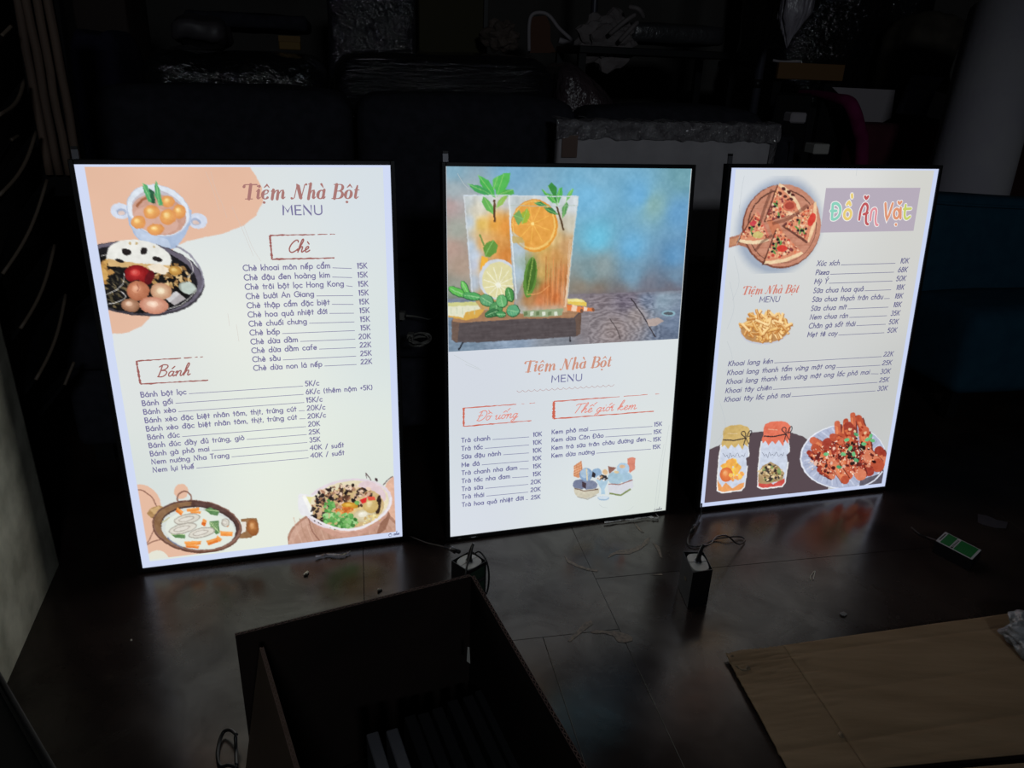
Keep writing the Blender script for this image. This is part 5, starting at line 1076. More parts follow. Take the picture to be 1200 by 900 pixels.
t, o, w_, h_ = bundle('wrapped_bolster', 'pinkish film-wrapped bolster sloping down right of the long black bundle', 'bolster', 657, 78, 745, 118, 3.14, .38, noisy('pink_grey_wrapped_fabric', (.055, .04, .045), (.08, .055, .06), 8, .25, bump=.9, bscale=30, bdist=.02, spec=.8), 0.004, .012, .02, .06, 6, 6, 7)
for v in o.data.vertices:
    if v.co.z > .3: v.co.z -= max(0, (v.co.x+w_*.55))*.75*(v.co.z/h_)
t, o, w_, h_ = bundle('wrapped_sofa', 'black sofa in crinkled film behind the left end of the slate sofa', 'wrapped sofa', 160, 62, 380, 112, 3.12, .7, M_wrapdiag, 0.004, .02, .02, .07, 5, 7, 11)
bundle('fabric_armchair', 'dark navy pleated fabric armchair at the far left behind the slate sofa', 'armchair', 70, 36, 152, 190, 3.06, .5, M_navy, 0.004, .004, .03, .08, 4, 6, 13)
bundle('wrapped_roll', 'pale film-wrapped cushion between the navy armchair and the black bundles', 'cushion', 196, 22, 262, 50, 3.62, .3, noisy('dim_film_cushion', (.05, .045, .05), (.07, .06, .065), 14, .5), None, .03, .03, .05, 8, 6, 15)
bundle('wrapped_mattress', 'dark grey film-wrapped mattress lying high at the upper left', 'mattress', 215, 12, 360, 36, 3.9, .7, M_sofa, None, .008, .01, .03, 6, 6, 17)
lx, z = SF.at(326, 42, 3.5); t = thing('yellow_box', 'small dull yellow box on the dark bundles at upper left', 'box', SF.w(lx, 3.5, z-.05), SF.a)
box('carton', 0, .085, 0, .08, 0, .05, mat('dull_yellow_card', (.17, .095, .012), .7), t, .003, 1); box('lid_flap', .0, .086, -.004, .0, .03, .052, mat('dull_yellow_card_lid', (.15, .08, .012), .7), t)
bundle('packaged_board', 'tall black panel in crinkled silver film standing behind the bundles', 'wrapped board', 380, -40, 488, 56, 3.98, .12, noisy('black_panel_in_crinkled_film', (.012, .012, .016), (.03, .028, .035), 10, .05, bump=1., bscale=22, bdist=.03, spec=1., bdetail=6), 0.004, .02, .02, .03, 8, 8, 19)
lx0, z0 = SF.at(491, 56, 4.05); lx1, _ = SF.at(566, 56, 4.05)
t = thing('olive_board', 'tall olive brown board standing right of the crinkled silver panel', 'board', SF.w(lx0, 4.05, 0.004), SF.a)
box('board_face', 0, lx1-lx0, 0, .05, 0, z0+.5, M_olive, t, .004, 1); box('edge_strip', lx1-lx0+.001, lx1-lx0+.02, -.004, .054, 0, z0+.5, M_black, t)

# orange-brown chair and crumpled paper bags on top of the pile, upper centre
def shell_chair():
    ly = 4.25; lx, z = SF.at(638, 62, ly)
    t = thing('curved_chair', 'orange brown curved chair back with a pale rim behind the bundles', 'chair', SF.w(lx, ly, 0.004), SF.a)
    def L(px, py, d=0.): a, b = SF.at(px, py, ly+d); return Vector((a-lx, d, b-.004))
    rim = [L(620, 60), L(620, 30), L(624, 17), L(636, 15), L(645, 20), L(655, 33), L(668, 45), L(678, 56)]
    tube('back_rim', rim, .010, M_whiteboard, t, 6)
    V = [L(621, 62), L(621, 20), L(640, 18), L(645, 30), L(645, 48), L(652, 62)]; n = len(V)
    link('back_panel', pyd(V+[v+Vector((0, .03, 0)) for v in V], [tuple(range(n)), tuple(range(2*n-1, n-1, -1))]+[(i, i+n, (i+1) % n+n, (i+1) % n) for i in range(n)]), mat('orange_brown_seat', (.11, .045, .025), .8), t)
    tube('arm_tube', [L(655, 47), L(668, 52), L(680, 58)], .016, M_whiteboard, t, 6)
    s0 = L(620, 64); box('seat', s0.x, s0.x+.34, .0, .4, .42, .47, M_wood, t, .01, 1)
    for x in (.02, .30):
        for y in (.03, .36): box('leg', s0.x+x, s0.x+x+.03, y, y+.03, 0, .419, M_black, t)
shell_chair()
def crumple(name, label, cat, px0, py0, px1, py1, ly, mt, seed, depth=.14, amp=.5):
    lx0, z1 = SF.at(px0, py0, ly); lx1, z0 = SF.at(px1, py1, ly); t = thing(name, label, cat, SF.w((lx0+lx1)/2, ly+depth/2, z0), SF.a)
    bm = bmesh.new(); bmesh.ops.create_icosphere(bm, subdivisions=4, radius=1)
    for v in bm.verts:
        q = v.co*1.6+Vector((seed, 0, 0)); v.co *= 1+amp*(abs(mnoise.noise(q))*1.4-.4)+.14*mnoise.noise(q*3.1)
        v.co = Vector((v.co.x*(lx1-lx0)/2, v.co.y*depth/2, (v.co.z*.5+.5)*(z1-z0)))
    link('crumpled_body', fin(bm), mt, t, False); return t, lx0, lx1, z0, z1
M_brownpaper = noisy('dim_brown_paper', (.08, .06, .05), (.12, .09, .075), 8, .8)
M_greypaper = noisy('pale_crumpled_sheet', (.15, .13, .13), (.22, .19, .19), 6, .7)
crumple('crumpled_bag', 'crumpled brown paper bag left of the orange brown chair', 'bag', 569, 23, 612, 62, 3.8, M_brownpaper, 3)
t, a, b, z0, z1 = crumple('crumpled_sheet', 'heap of pale folded foam sheets with loose strips, upper centre', 'foam sheets', 682, 12, 748, 78, 3.7, M_greypaper, 9)
o_ = t.matrix_basis.copy()
for (p0, p1) in (((745, 17), (716, 40)), ((748, 26), (728, 48)), ((738, 8), (756, 20))):
    A = SF.at(*p0, 3.62); B = SF.at(*p1, 3.62); c_ = (a+b)/2
    P_ = [Vector((A[0]-c_, -.14, A[1]-z0)), Vector(((A[0]+B[0])/2-c_, -.16, (A[1]+B[1])/2-z0+.01)), Vector((B[0]-c_, -.13, B[1]-z0))]
    tube('loose_strip', P_, .011, M_greypaper, t, 5)
bundle('wrapped_carton', 'grey box in clear film on the shelf at upper centre right', 'wrapped box', 742, 26, 849, 54, 3.75, .3, noisy('dim_wrapped_grey', (.035, .035, .038), (.05, .05, .055), 6, .3, bump=.7, bscale=26, bdist=.01, spec=.8), None, .006, .008, .02, 8, 6, 23)
lx0, z0 = SF.at(676, 62, 3.70); lx1, _ = SF.at(862, 62, 3.70)
t = thing('storage_shelf', 'black metal shelf behind the sofa carrying the foam sheets and the film-wrapped box', 'shelf', SF.w(lx0, 3.66, 0.004), SF.a)
W1 = lx1-lx0; zs = SF.at(742, 55.5, 3.72)[1]-.004
box('shelf_top', 0, W1, 0, .42, zs-.035, zs-.003, M_black, t, .003, 1)
box('shelf_board', .02, W1-.02, .02, .40, zs-.55, zs-.52, M_black, t)
for x in (0, W1-.035):
    for y in (0, .385): box('post', x, x+.035, y, y+.035, 0, zs-.036, M_black, t)

# ---- upper right
def bag():
    ly = 2.9; lx, z = SF.at(925, 50, ly)
    t = thing('hanging_bag', 'milky plastic bag hanging from above at the upper right', 'bag', SF.w(lx, ly, z), SF.a)
    V, Fs = [], []; n, m_ = 26, 22
    for j in range(m_+1):
        v = j/m_; wv = .062*min(1, .12+v*3.2)*(1 if v < .7 else 1.05)
        for i in range(n):
            a = 2*math.pi*i/n; f = 1+.16*math.sin(a*7+v*2)+.1*mnoise.noise(Vector((math.cos(a)*2, math.sin(a)*2, v*5)))
            V.append((wv*f*math.cos(a)+.01*math.sin(v*3), wv*.55*f*math.sin(a), v*.36+.02*math.cos(a)*(1-v)))
    for j in range(m_):
        for i in range(n): Fs.append((j*n+i, j*n+(i+1) % n, (j+1)*n+(i+1) % n, (j+1)*n+i))
    Fs.append(tuple(range(n))[::-1]); link('bag_skin', pyd(V, Fs), M_bag, t, True)
    tube('tie', [Vector((.01, 0, .36)), Vector((.01, 0, .9)), Vector((.0, 0, 3.0-z))], .003, M_greycable, t, 5, smooth_path=False)
bag()
M_pole = mat('dim_grey_pole', (.06, .06, .08), .4, .3)
def pole(name, label, px, py, ly, r_, top_px):
    a = SF.at(px, py, ly); t = thing(name, label, 'pole', SF.w(a[0], ly, .004), SF.a)
    b = SF.at(top_px[0], top_px[1], ly); dx = (b[0]-a[0])/(b[1]-a[1])
    tube('shaft', [Vector((-dx*a[1], 0, 0)), Vector((dx*(2.9-a[1]), 0, 2.9))], r_, M_pole, t, 12, smooth_path=False)
    tube('coupling', [Vector((0, 0, a[1]+.1)), Vector((dx*.03, 0, a[1]+.135))], r_*1.12, M_black, t, 12, smooth_path=False)
pole('steel_pole', 'leaning grey pole behind the right end of the sofa', 882, 132, 3.3, .019, (900, 22))
pole('steel_pole', 'upright thin grey pole above the heap of foam sheets', 696, 20, 4.3, .02, (697, 0))
lx, z = SF.at(908, 92, 3.45); lx1, z1 = SF.at(988, 76, 3.45)
t = thing('table', 'dark table with an orange brown wooden edge, upper right', 'table', SF.w(lx, 3.45, .004), SF.a)
box('edge_board', 0, lx1-lx, -.02, .0, z-.004, z1-.004, M_orangewood, t, .002, 1); box('tabletop', 0, lx1-lx, .001, .6, z1-.03, z1-.005, M_black, t)
tube('paper_scrap', [Vector((-.03, -.01, z1+.002)), Vector((.02, -.01, z1-.002)), Vector((.11, -.01, z1+.002))], .006, M_whiteboard, t, 5)
for x in (.02, lx1-lx-.05):
    for y in (.04, .5): box('leg', x, x+.04, y, y+.04, 0, z1-.031, M_black, t)
bundle('wrapped_heap', 'tall black heap in crinkled glinting film behind the wooden-edged table', 'wrapped bundle', 938, -60, 1075, 110, 4.12, .6, M_wrapdiag, 0.004, .05, .03, .1, 3.5, 8, 31)
bundle('dark_sack', 'dark rumpled sack near the top of the leaning foam roll', 'sack', 1078, 22, 1128, 80, 3.72, .3, noisy('dim_olive_sack', (.03, .025, .018), (.06, .05, .035), 12, .8), 0.004, .04, .03, .08, 5, 7, 33)

# magenta tub chair, white tray, booklets
def tub_chair():
    ly = 3.32
    lx, z = SF.at(1000, 190, ly)
    t = thing('tub_chair', 'magenta tub chair behind the right-hand light box', 'armchair', SF.w(lx, ly, .004), SF.a)
    def L(px, py, d=0.): a, b = SF.at(px, py, ly+d); return Vector((a-lx, d, b-.004))
    # curved arm/back band seen from the front left
    path = [L(936, 108, .38), L(958, 110, .22), L(982, 116, .06), L(994, 120, .0), L(1001, 132, -.02), L(1006, 150, -.02), L(1010, 172, -.01)]
    path.append(L(1006, 240, 0))
    tube('arm_band', path, lambda q: .010+.022*min(1, q*2.2), M_magenta, t, 12)
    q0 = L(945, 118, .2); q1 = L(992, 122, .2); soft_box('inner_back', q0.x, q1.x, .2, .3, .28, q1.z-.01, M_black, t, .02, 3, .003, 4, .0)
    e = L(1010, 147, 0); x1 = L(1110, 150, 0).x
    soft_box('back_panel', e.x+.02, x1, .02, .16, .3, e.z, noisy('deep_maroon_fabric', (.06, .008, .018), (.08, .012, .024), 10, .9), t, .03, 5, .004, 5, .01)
    soft_box('seat', e.x-.05, x1-.02, -.42, .019, .28, .44, M_magenta, t, .04, 5, .004, 5, .01)
    for x in (e.x, x1-.08):
        for y in (-.38, .0): box('leg', x, x+.035, y, y+.035, 0, .279, M_black, t)
def crom3(P_, res):
    out = []; n = len(P_)
    for i in range(n-1):
        a, b, c, d = P_[max(i-1, 0)], P_[i], P_[i+1], P_[min(i+2, n-1)]
        for k_ in range(res):
            q = k_/res; out.append(.5*((2*b)+(c-a)*q+(2*a-5*b+4*c-d)*q*q+(3*b-a-3*c+d)*q**3))
    out.append(P_[-1]); return out
tub_chair()
def flat_prism(name, label, cat, px, ly, th, mt, part, parts=(), tilt=.12):
    lx, z = SF.at(*px[0], ly); t = thing(name, label, cat, SF.w(lx, ly, z), SF.a)
    def mk(nm, pp, d, th_, m_):
        V = []
        for x, y in pp:
            a, b = SF.at(x, y, ly+d); V.append(Vector((a-lx, d+(b-z)*tilt, b-z)))
        n = len(V); V2 = [v+Vector((0, th_, 0)) for v in V]
        link(nm, pyd(V+V2, [tuple(range(n))[::-1], tuple(range(n, 2*n))]+[(i, (i+1) % n, (i+1) % n+n, i+n) for i in range(n)]), m_, t)
    mk(part, px, 0., th, mt)
    for nm, pp, m_ in parts: mk(nm, pp, -.003, .002, m_)
    return t
flat_prism('white_tray', 'plain white board with a cut corner leaning behind the magenta chair', 'board', [(975, 102), (1049, 105.5), (1042, 138), (1030, 144), (1008, 145), (999, 130), (990, 118)], 3.56, .015, M_whiteboard, 'board_face', [])
M_bluepaper = mat('pale_blue_print', (.18, .19, .26), .6); M_bluestripe = mat('blue_stripe', (.05, .07, .2), .6)
flat_prism('printed_carton', 'pale blue and white printed carton leaning beside the foam roll', 'carton', [(1077, 88), (1107, 91), (1094, 107), (1084, 136), (1053, 133), (1068, 103)], 3.52, .05, M_bluepaper, 'carton_face',
           [('top_fold', [(1077, 88.5), (1106, 91.3), (1095, 105), (1069, 102)], mat('lilac_print', (.14, .14, .19), .6)), ('blue_stripe', [(1090, 106), (1095, 106), (1085, 135.5), (1080, 135)], M_bluestripe)])
flat_prism('paper_sheet', 'curled white printed sheet between the blue carton and the foam roll', 'paper', [(1097, 107), (1116, 113), (1110, 130), (1100, 140), (1083, 136)], 3.46, .004, M_whiteboard, 'sheet')
def small_black_chair():
    ly = 2.92; lx, z = SF.at(957, 150, ly)
    t = thing('armchair_frame', 'black armchair frame with grey pads left of the magenta chair', 'chair', SF.w(lx, ly, .004), SF.a)
    soft_box('seat', -.05, .12, 0, .25, .40, .50, M_black, t, .03, 3, .002, 4, .01); box('back_board', -.05, .12, .251, .28, .5, z+.12, M_black, t, .01, 1)
    a = SF.at(940, 134, ly-.1); box('arm_pad', a[0]-lx-.02, a[0]-lx+.05, -.06, -.0, a[1]-.04, a[1], M_whiteboard, t, .006, 1)
    a2 = SF.at(957, 173, ly-.1); box('seat_pad', a2[0]-lx-.01, a2[0]-lx+.06, -.10, -.03, a2[1]-.03, a2[1]+.01, M_adgrey, t, .004, 1)
    for x in (-.05, .09):
        for y in (.02, .22): box('leg', x, x+.03, y, y+.03, 0, .399, M_black, t)
small_black_chair()
bundle('grey_pouf', 'small grey rounded seat just right of the pale wrapped board', 'pouf', 914, 158, 934, 200, 3.0, .2, M_sofa, 0.004, .003, .01, .06, 5, 5, 41)

# leaning roll of pale foam
def foam_roll():
    ly0 = 2.66; ly1 = 2.86
    b0 = SF.at(1094, 240, ly0); b1 = SF.at(1160, 240, ly0); t0 = SF.at(1147, 12, ly1); t1 = SF.at(1225, 18, ly1)
    B = Vector(((b0[0]+b1[0])/2, ly0, b0[1])); T = Vector(((t0[0]+t1[0])/2, ly1, t0[1])); rb = (b1[0]-b0[0])/2*.96; rt = (t1[0]-t0[0])/2*.98
    d = (B-T)/(T.z-B.z); G_ = B+d*(B.z-.004)
    t = thing('foam_roll', 'tall pale roll of packing foam leaning at the right edge', 'roll', SF.w(G_.x, G_.y, .004), SF.a)
    pa = [Vector((0, 0, 0)), B-G_, T-G_]
    for p in pa: p.z += 0
    rr = (rb+rt)/2
    tube('roll_body', [Vector((0, 0, .0)), (B-G_), (T-G_)], lambda q: rb if q < .5 else rt, M_foam, t, 28, smooth_path=False)
    tp = T-G_; ax = (tp-(B-G_)).normalized()
    tube('roll_core', [tp+ax*.0005, tp+ax*.004], rt*.3, M_black, t, 20, smooth_path=False)
    tube('outer_layer_edge', [(B-G_)*.2+Vector((rb*.5, -rb*.9, 0)), (B-G_)+Vector((rb*.5, -rb*.9, 0)), tp+Vector((rt*.5, -rt*.88, 0))], .004, M_foam, t, 5, smooth_path=False)
foam_roll()
bundle('maroon_chair', 'very dark maroon chair behind the foam roll at the right edge', 'chair', 1150, 150, 1240, 260, 3.35, .5, mat('very_dark_maroon', (.03, .006, .006), .9), 0.004, .004, .02, .05, 4, 5, 43)
def teal_chair():
    ly = 2.36; a = SF.at(1085, 231, ly); b = SF.at(1230, 245, ly)
    t = thing('teal_sofa', 'dark teal fabric sofa at the right edge in front of the foam roll', 'sofa', SF.w(a[0], ly, .004), SF.a)
    o = soft_box('back_rest', .0, b[0]-a[0]+.2, .0, .11, .1, a[1], M_teal, t, .03, 6, .003, 4, .01)
    for v in o.data.vertices:
        if v.co.z > .5: v.co.z -= max(0, v.co.x-.02)*.05
    soft_box('seat', .02, b[0]-a[0]+.18, -.34, -.012, .1, .40, M_teal, t, .04, 5, .003, 4, .01)
    tube('piping', [Vector((.02, -.006, a[1]-.02)), Vector((.25, -.006, a[1]-.034)), Vector((b[0]-a[0]+.18, -.006, a[1]-.05))], .006, M_teal, t, 6)
    for x in (.05, b[0]-a[0]+.1):
        for y in (-.3, .1): box('leg', x, x+.04, y, y+.04, 0, .099, M_black, t)
teal_chair()

# ================================================================== left side: slatted rack and ribbed wooden panel
def rack():
    Y = 1.9
    t = thing('slatted_rack', 'tall black rack of curved slats with brown edges along the left side', 'rack', (-1.15, 1.62, 0.004))
    base = Vector((-1.15, 1.62, .004))
    rows = [((0, 43), (11, 32)), ((-4, 136), (26, 95)), ((11, 165), (19, 160)), ((-3, 230), (40, 156)), ((1, 322), (53, 212)), ((22, 386), (62, 288)), ((40, 446), (75, 346)), ((74, 452), (85, 425))]
    for i, (a, b) in enumerate(rows):
        d0, d1 = (1.52, 1.70) if i != 7 else (1.66, 1.70)
        if i in (0, 2): d0, d1 = 1.66, 1.69
        A = fy(a[0], a[1], d0); B = fy(b[0], b[1], d1); L = (B-A).length
        n = 10; V, Fs = [], []
        for k_ in range(n+1):
            q = k_/n; c = A.lerp(B, q)+Vector((.007*math.sin(q*math.pi)*(1 if L > .1 else 0), 0, -.010*math.sin(q*math.pi)*(L > .1)))-base
            for dx, dz in ((.004, 0), (-.004, 0), (-.10, -.10), (-.092, -.11)): V.append((c.x+dx, c.y, c.z+dz))
        for k_ in range(n):
            for j in range(4): Fs.append((k_*4+j, k_*4+(j+1) % 4, (k_+1)*4+(j+1) % 4, (k_+1)*4+j))
        Fs += [(3, 2, 1, 0), (n*4, n*4+1, n*4+2, n*4+3)]
        o = link('slat', pyd(V, Fs), M_black, t)
        e = tube('slat_edge', [Vector(V[k_*4])+Vector((0, 0, .002)) for k_ in range(n+1)], .0042, M_rackedge, o, 5, smooth_path=False)
    for (x, y) in ((-.10, -.08), (-.08, .08)):
        box('post', x-.02, x+.02, y-.02, y+.02, 0, 1.6, M_black, t)
M_rackedge = mat('brown_slat_edge', (.12, .09, .065), .6)
rack()
def ribbed():
    t = thing('ribbed_panel', 'brown ribbed wooden panel standing at the upper left behind the rack', 'panel', (-1.15, 1.76, .004)); base = Vector((-1.15, 1.76, .004))
    tops = [(13, 0), (24, 0), (36, 0), (50, 0)]; bots = [(51, 165), (62, 165), (74, 165), (86, 165)]
    zlow = fy(80, 212, 1.78).z-.004
    for i in range(4):
        T = fy(tops[i][0]-8, -80, 1.79)-base; B = fy(bots[i][0]+12, 230, 1.77)-base
        d = (B-T)/(T.z-B.z); G_ = B+d*B.z
        P_ = []; n = 30
        for k_ in range(n+1):
            q = k_/n; p = G_.lerp(T, q); p.x += .004*mnoise.noise(Vector((i*7, 0, q*14))); P_.append(p)
        P_ = [p for p in P_ if p.z > zlow]
        tube('rib', P_, .0095, M_wood, t, 7, smooth_path=False)
    Tb = fy(58, -80, 1.81)-base; Bb = fy(98, 230, 1.79)-base; Tl = fy(2, -80, 1.81)-base; Bl = fy(52, 230, 1.79)-base
    V = [Bl, Bb, Tb, Tl]; V += [v+Vector((0, .02, 0)) for v in V]
    link('backing_board', pyd(V, [(0, 1, 2, 3), (7, 6, 5, 4), (0, 4, 5, 1), (1, 5, 6, 2), (2, 6, 7, 3), (3, 7, 4, 0)]), M_black, t)
ribbed()
# dim brown board high on the left behind the navy armchair
bundle('brown_cabinet', 'dim brown cabinet side above the navy armchair at upper left', 'cabinet', 76, -40, 152, 40, 3.7, .4, mat('dim_brown_side', (.03, .018, .014), .8), 0.004, .0, .0, .01, 4, 3, 47)

# ================================================================== power adapters in their cartons
def ad_box(label, corners, h, top_only=False):
    """corners: four floor-plane points (x,y) front-left, front-right, back-right, back-left"""
    c0 = Vector((sum(c[0] for c in corners)/4, sum(c[1] for c in corners)/4, .0015))
    t = thing('adapter_carton', label, 'power adapter', c0)
    cs = [Vector((c[0]-c0.x, c[1]-c0.y, 0)) for c in corners]
    th = .0012; V, Fs = [], []
    for s_, zz in ((1., (0, h)), (.965, (.002, h))):
        for z in zz:
            for c in cs: V.append((c.x*s_, c.y*s_, z))
    for k_ in range(4):
        k2 = (k_+1) % 4
        Fs += [(k_, k2, 4+k2, 4+k_), (8+k2, 8+k_, 12+k_, 12+k2), (4+k_, 4+k2, 12+k2, 12+k_)]
    Fs += [(3, 2, 1, 0), (8, 9, 10, 11)]
    link('carton', pyd(V, Fs), M_carton, t)
    # adapter body: rounded block, its end cap shows in the mouth of the carton
    e1 = (cs[1]-cs[0])*.5+(cs[2]-cs[3])*.5; e2 = (cs[3]-cs[0])*.5+(cs[2]-cs[1])*.5; ctr = sum(cs, Vector())/4
    def ring(z, s_): 
        out = []
        for k_ in range(28):
            a = 2*math.pi*k_/28; ca, sa = math.cos(a), math.sin(a); p_ = 3.0
            x = abs(ca)**(2/p_)*(1 if ca > 0 else -1); y = abs(sa)**(2/p_)*(1 if sa > 0 else -1)
            q = ctr+e1*x*.46*s_+e2*y*.46*s_; out.append(Vector((q.x, q.y, z)))
        return out
    V = []; levels = [(.004, 1), (h-.010, 1), (h-.004, .985), (h-.002, .95), (h-.0015, .5)]
    for z, s_ in levels: V += ring(z, s_)
    Fs = [(i*28+k_, i*28+(k_+1) % 28, (i+1)*28+(k_+1) % 28, (i+1)*28+k_) for i in range(len(levels)-1) for k_ in range(28)]+[tuple(range(28))[::-1], tuple((len(levels)-1)*28+k_ for k_ in range(28))]
    a = link('adapter', pyd(V, Fs), M_adgrey, t, False); a['label'] = 'grey rounded end of the adapter'
    p0, p1 = ctr-e1*.44, ctr+e1*.44
    tube('joint_line', [Vector((p0.x, p0.y, h-.0012)), Vector((p1.x, p1.y, h-.0012))], .0004, M_black, a, 4, smooth_path=False)
    tube('socket_rim', [Vector((ctr.x, ctr.y, h-.002)), Vector((ctr.x, ctr.y, h+.0035))], .0075, M_black, a, 16, smooth_path=False)
    tube('socket_ring', [Vector((ctr.x, ctr.y, h-.0005)), Vector((ctr.x, ctr.y, h+.001))], .0088, M_metal, a, 18, smooth_path=False)
    # barrel plug standing in the socket
    pl = tube('barrel_plug', [Vector((ctr.x, ctr.y, h+.003)), Vector((ctr.x+.001, ctr.y, h+.016)), Vector((ctr.x+.004, ctr.y+.002, h+.032)), Vector((ctr.x+.008, ctr.y+.004, h+.043))], lambda q: .0062-.0032*q, M_blackplastic, t, 10)
    return t, c0, cs, ctr, h
t1, c0, cs, ctr, h1 = ad_box('black adapter carton with green side panels, behind the open carton', [(-.0785, 1.362), (-.041, 1.402), (-.078, 1.441), (-.119, 1.398)], .092)
# printed green panels on the right front face
def side_panel(t, a, b, u0, u1, z0, z1, m_, name='printed_panel', off=.0006):
    d = b-a; n = Vector((d.y, -d.x, 0)).normalized()*off; A = a+d*u0+n; B = a+d*u1+n; V = [Vector((A.x, A.y, z0)), Vector((B.x, B.y, z0)), Vector((B.x, B.y, z1)), Vector((A.x, A.y, z1))]
    V += [v-n*.5 for v in V]; return link(name, pyd(V, [(0, 1, 2, 3), (7, 6, 5, 4), (0, 4, 5, 1), (1, 5, 6, 2), (2, 6, 7, 3), (3, 7, 4, 0)]), m_, t)
side_panel(t1, cs[0], cs[1], .12, .9, .055, .083, M_darkgreen); side_panel(t1, cs[0], cs[1], .12, .9, .012, .044, M_darkgreen); side_panel(t1, cs[0], cs[1], .1, .92, .046, .053, mat('dim_grey_band', (.03, .032, .03), .5), 'printed_band')
def px_path(pts, z, base): return [fz(x, y, z)-base if not hasattr(z, '__call__') else fz(x, y, z(i/len(pts)))-base for i, (x, y) in enumerate(pts)]
tp = Vector((ctr.x+.008, ctr.y+.004, h1+.042))
tube('output_lead', [tp, Vector((.004, -.012, h1+.03)), Vector((-.004, -.03, h1+.002)), Vector((-.005, -.045, .075)), Vector((.0, -.048, .055))], .0021, M_cable, t1, 6)
tube('lead_loop', [Vector((.010, .02, h1+.005)), Vector((.022, .018, h1+.012)), Vector((.038, .008, h1-.005)), Vector((.045, .0, .05)), Vector((.040, -.012, .012)), Vector((.018, -.035, .020)), Vector((.002, -.046, .030))], .0021, M_cable, t1, 6)
# inline connector running from the first carton to the left, behind
p = fz(500, 632, .02); t = thing('lead_connector', 'black inline cable joint with a silver ring, between first and second light box', 'connector', p)
tube('cable', px_path([(440, 622), (458, 619), (475, 626), (500, 636), (520, 641), (533, 648)], lambda q: .012+.07*max(0, q-.4), p), .0025, M_cable, t, 6)
A, B = fz(522, 640.5, .055)-p, fz(538, 646.5, .075)-p; tube('joint_sleeve', [A, B], .0052, M_blackplastic, t, 10, smooth_path=False)
C_ = A.lerp(B, .5); tube('silver_ring', [C_-(B-A)*.06, C_+(B-A)*.06], .0058, M_metal, t, 10, smooth_path=False)
t2, c0, cs, ctr, h2 = ad_box('plain black adapter carton standing in front of the right-hand light box', [(.4165, 1.382), (.4635, 1.3965), (.457, 1.462), (.4095, 1.4605)], .098)
side_panel(t2, cs[3], cs[0], .45, .6, .05, .056, mat('dim_gold_mark', (.10, .07, .02), .5), 'gold_mark')
tp = Vector((ctr.x+.007, ctr.y+.004, h2+.040))
zf = lambda q: .10-.09*q
P_ = [tp, fz(833, 637, .12)-c0, fz(840, 629, .10)-c0, fz(852, 628, .07)-c0, fz(862, 636, .03)-c0, fz(868, 637.5, .010)-c0, fz(873, 633, .006)-c0, fz(868, 629, .006)-c0, fz(853, 629.5, .010)-c0, fz(838, 632, .004)-c0, fz(824, 639, .004)-c0, fz(813, 640.5, .004)-c0, fz(806.5, 637, .004)-c0, fz(807, 629, .006)-c0, fz(811, 623, .008)-c0]
tube('output_lead', P_, .0021, M_cable, t2, 6)
A, B = fz(810, 624, .010)-c0, fz(817.5, 610, .014)-c0; tube('joint_sleeve', [A, A.lerp(B, .3), B], lambda q: .0046-.001*q, M_blackplastic, t2, 10, smooth_path=False)
C_ = A.lerp(B, .55); tube('silver_ring', [C_-(B-A)*.04, C_+(B-A)*.04], .0048, M_metal, t2, 10, smooth_path=False)
tube('input_lead', [B, fz(821, 604, .012)-c0, fz(825, 597, .03)-c0+Vector((0, .03, 0))], .0022, M_cable, t2, 6)
# third carton lying on its side, green label on top
def green_box():
    c = [Vector(fz(x, y, .034)) for x, y in ((1096.7, 633.4), (1108, 623), (1150.2, 644.4), (1139.3, 655.8))]
    ctr = sum(c, Vector())/4; base = Vector((ctr.x, ctr.y, .0015)); t = thing('adapter_carton', 'adapter carton lying flat with a green and white label on top, far right', 'power adapter', base)
    cs = [Vector((p.x-base.x, p.y-base.y, 0)) for p in c]
    V = [Vector((p.x*1.03, p.y*1.03, 0)) for p in cs]+[Vector((p.x*1.03, p.y*1.03, .0315)) for p in cs]
    link('carton', pyd(V, [(0, 1, 2, 3), (7, 6, 5, 4), (4, 5, 1, 0), (5, 6, 2, 1), (6, 7, 3, 2), (7, 4, 0, 3)]), M_carton, t)
    def Q(u0, u1, v0, v1, z, m_, nm, par=None):
        f = lambda u, v: (cs[0]*(1-u)*(1-v)+cs[3]*u*(1-v)+cs[1]*(1-u)*v+cs[2]*u*v)+Vector((0, 0, z))
        V = [f(u0, v0), f(u1, v0), f(u1, v1), f(u0, v1)]; V += [v-Vector((0, 0, .0002)) for v in V]
        return link(nm, pyd(V, [(0, 1, 2, 3), (7, 6, 5, 4), (0, 4, 5, 1), (1, 5, 6, 2), (2, 6, 7, 3), (3, 7, 4, 0)]), m_, par or t)
    lb = Q(0, 1, 0, 1, .0320, M_whitepaper, 'label_sheet'); lb['label'] = 'white label with green fields'
    Q(.1, .36, .06, .96, .0323, M_green, 'green_field', lb); Q(.47, .94, .06, .96, .0323, M_green, 'green_field', lb)
    k = Q(.035, .065, .2, .85, .0323, M_blackink, 'small_print', lb)
    for i in range(5): Q(.13+i*.045, .138+i*.045, .2, .85, .0325, mat('pale_green_print', (.06, .22, .09), .5) if i == 0 else bpy.data.materials['pale_green_print'], 'small_print', lb)
    for i in range(7): Q(.5+i*.06, .508+i*.06, .15, .5+.05*(i % 3), .0325, bpy.data.materials['pale_green_print'], 'small_print', lb)
    for i in range(6): Q(.395, .44, .22+i*.11, .28+i*.11, .0323, M_blackink, 'bar_mark', lb)
    Q(.39, .45, .06, .17, .0324, M_blackink, 'logo_block', lb)
    tube('output_lead', [cs[0]*.6+cs[1]*.4+Vector((0, 0, .02)), fz(1088, 630, .004)-base, fz(1078, 626, .004)-base, fz(1068, 618, .004)-base], .002, M_cable, t, 6)
green_box()

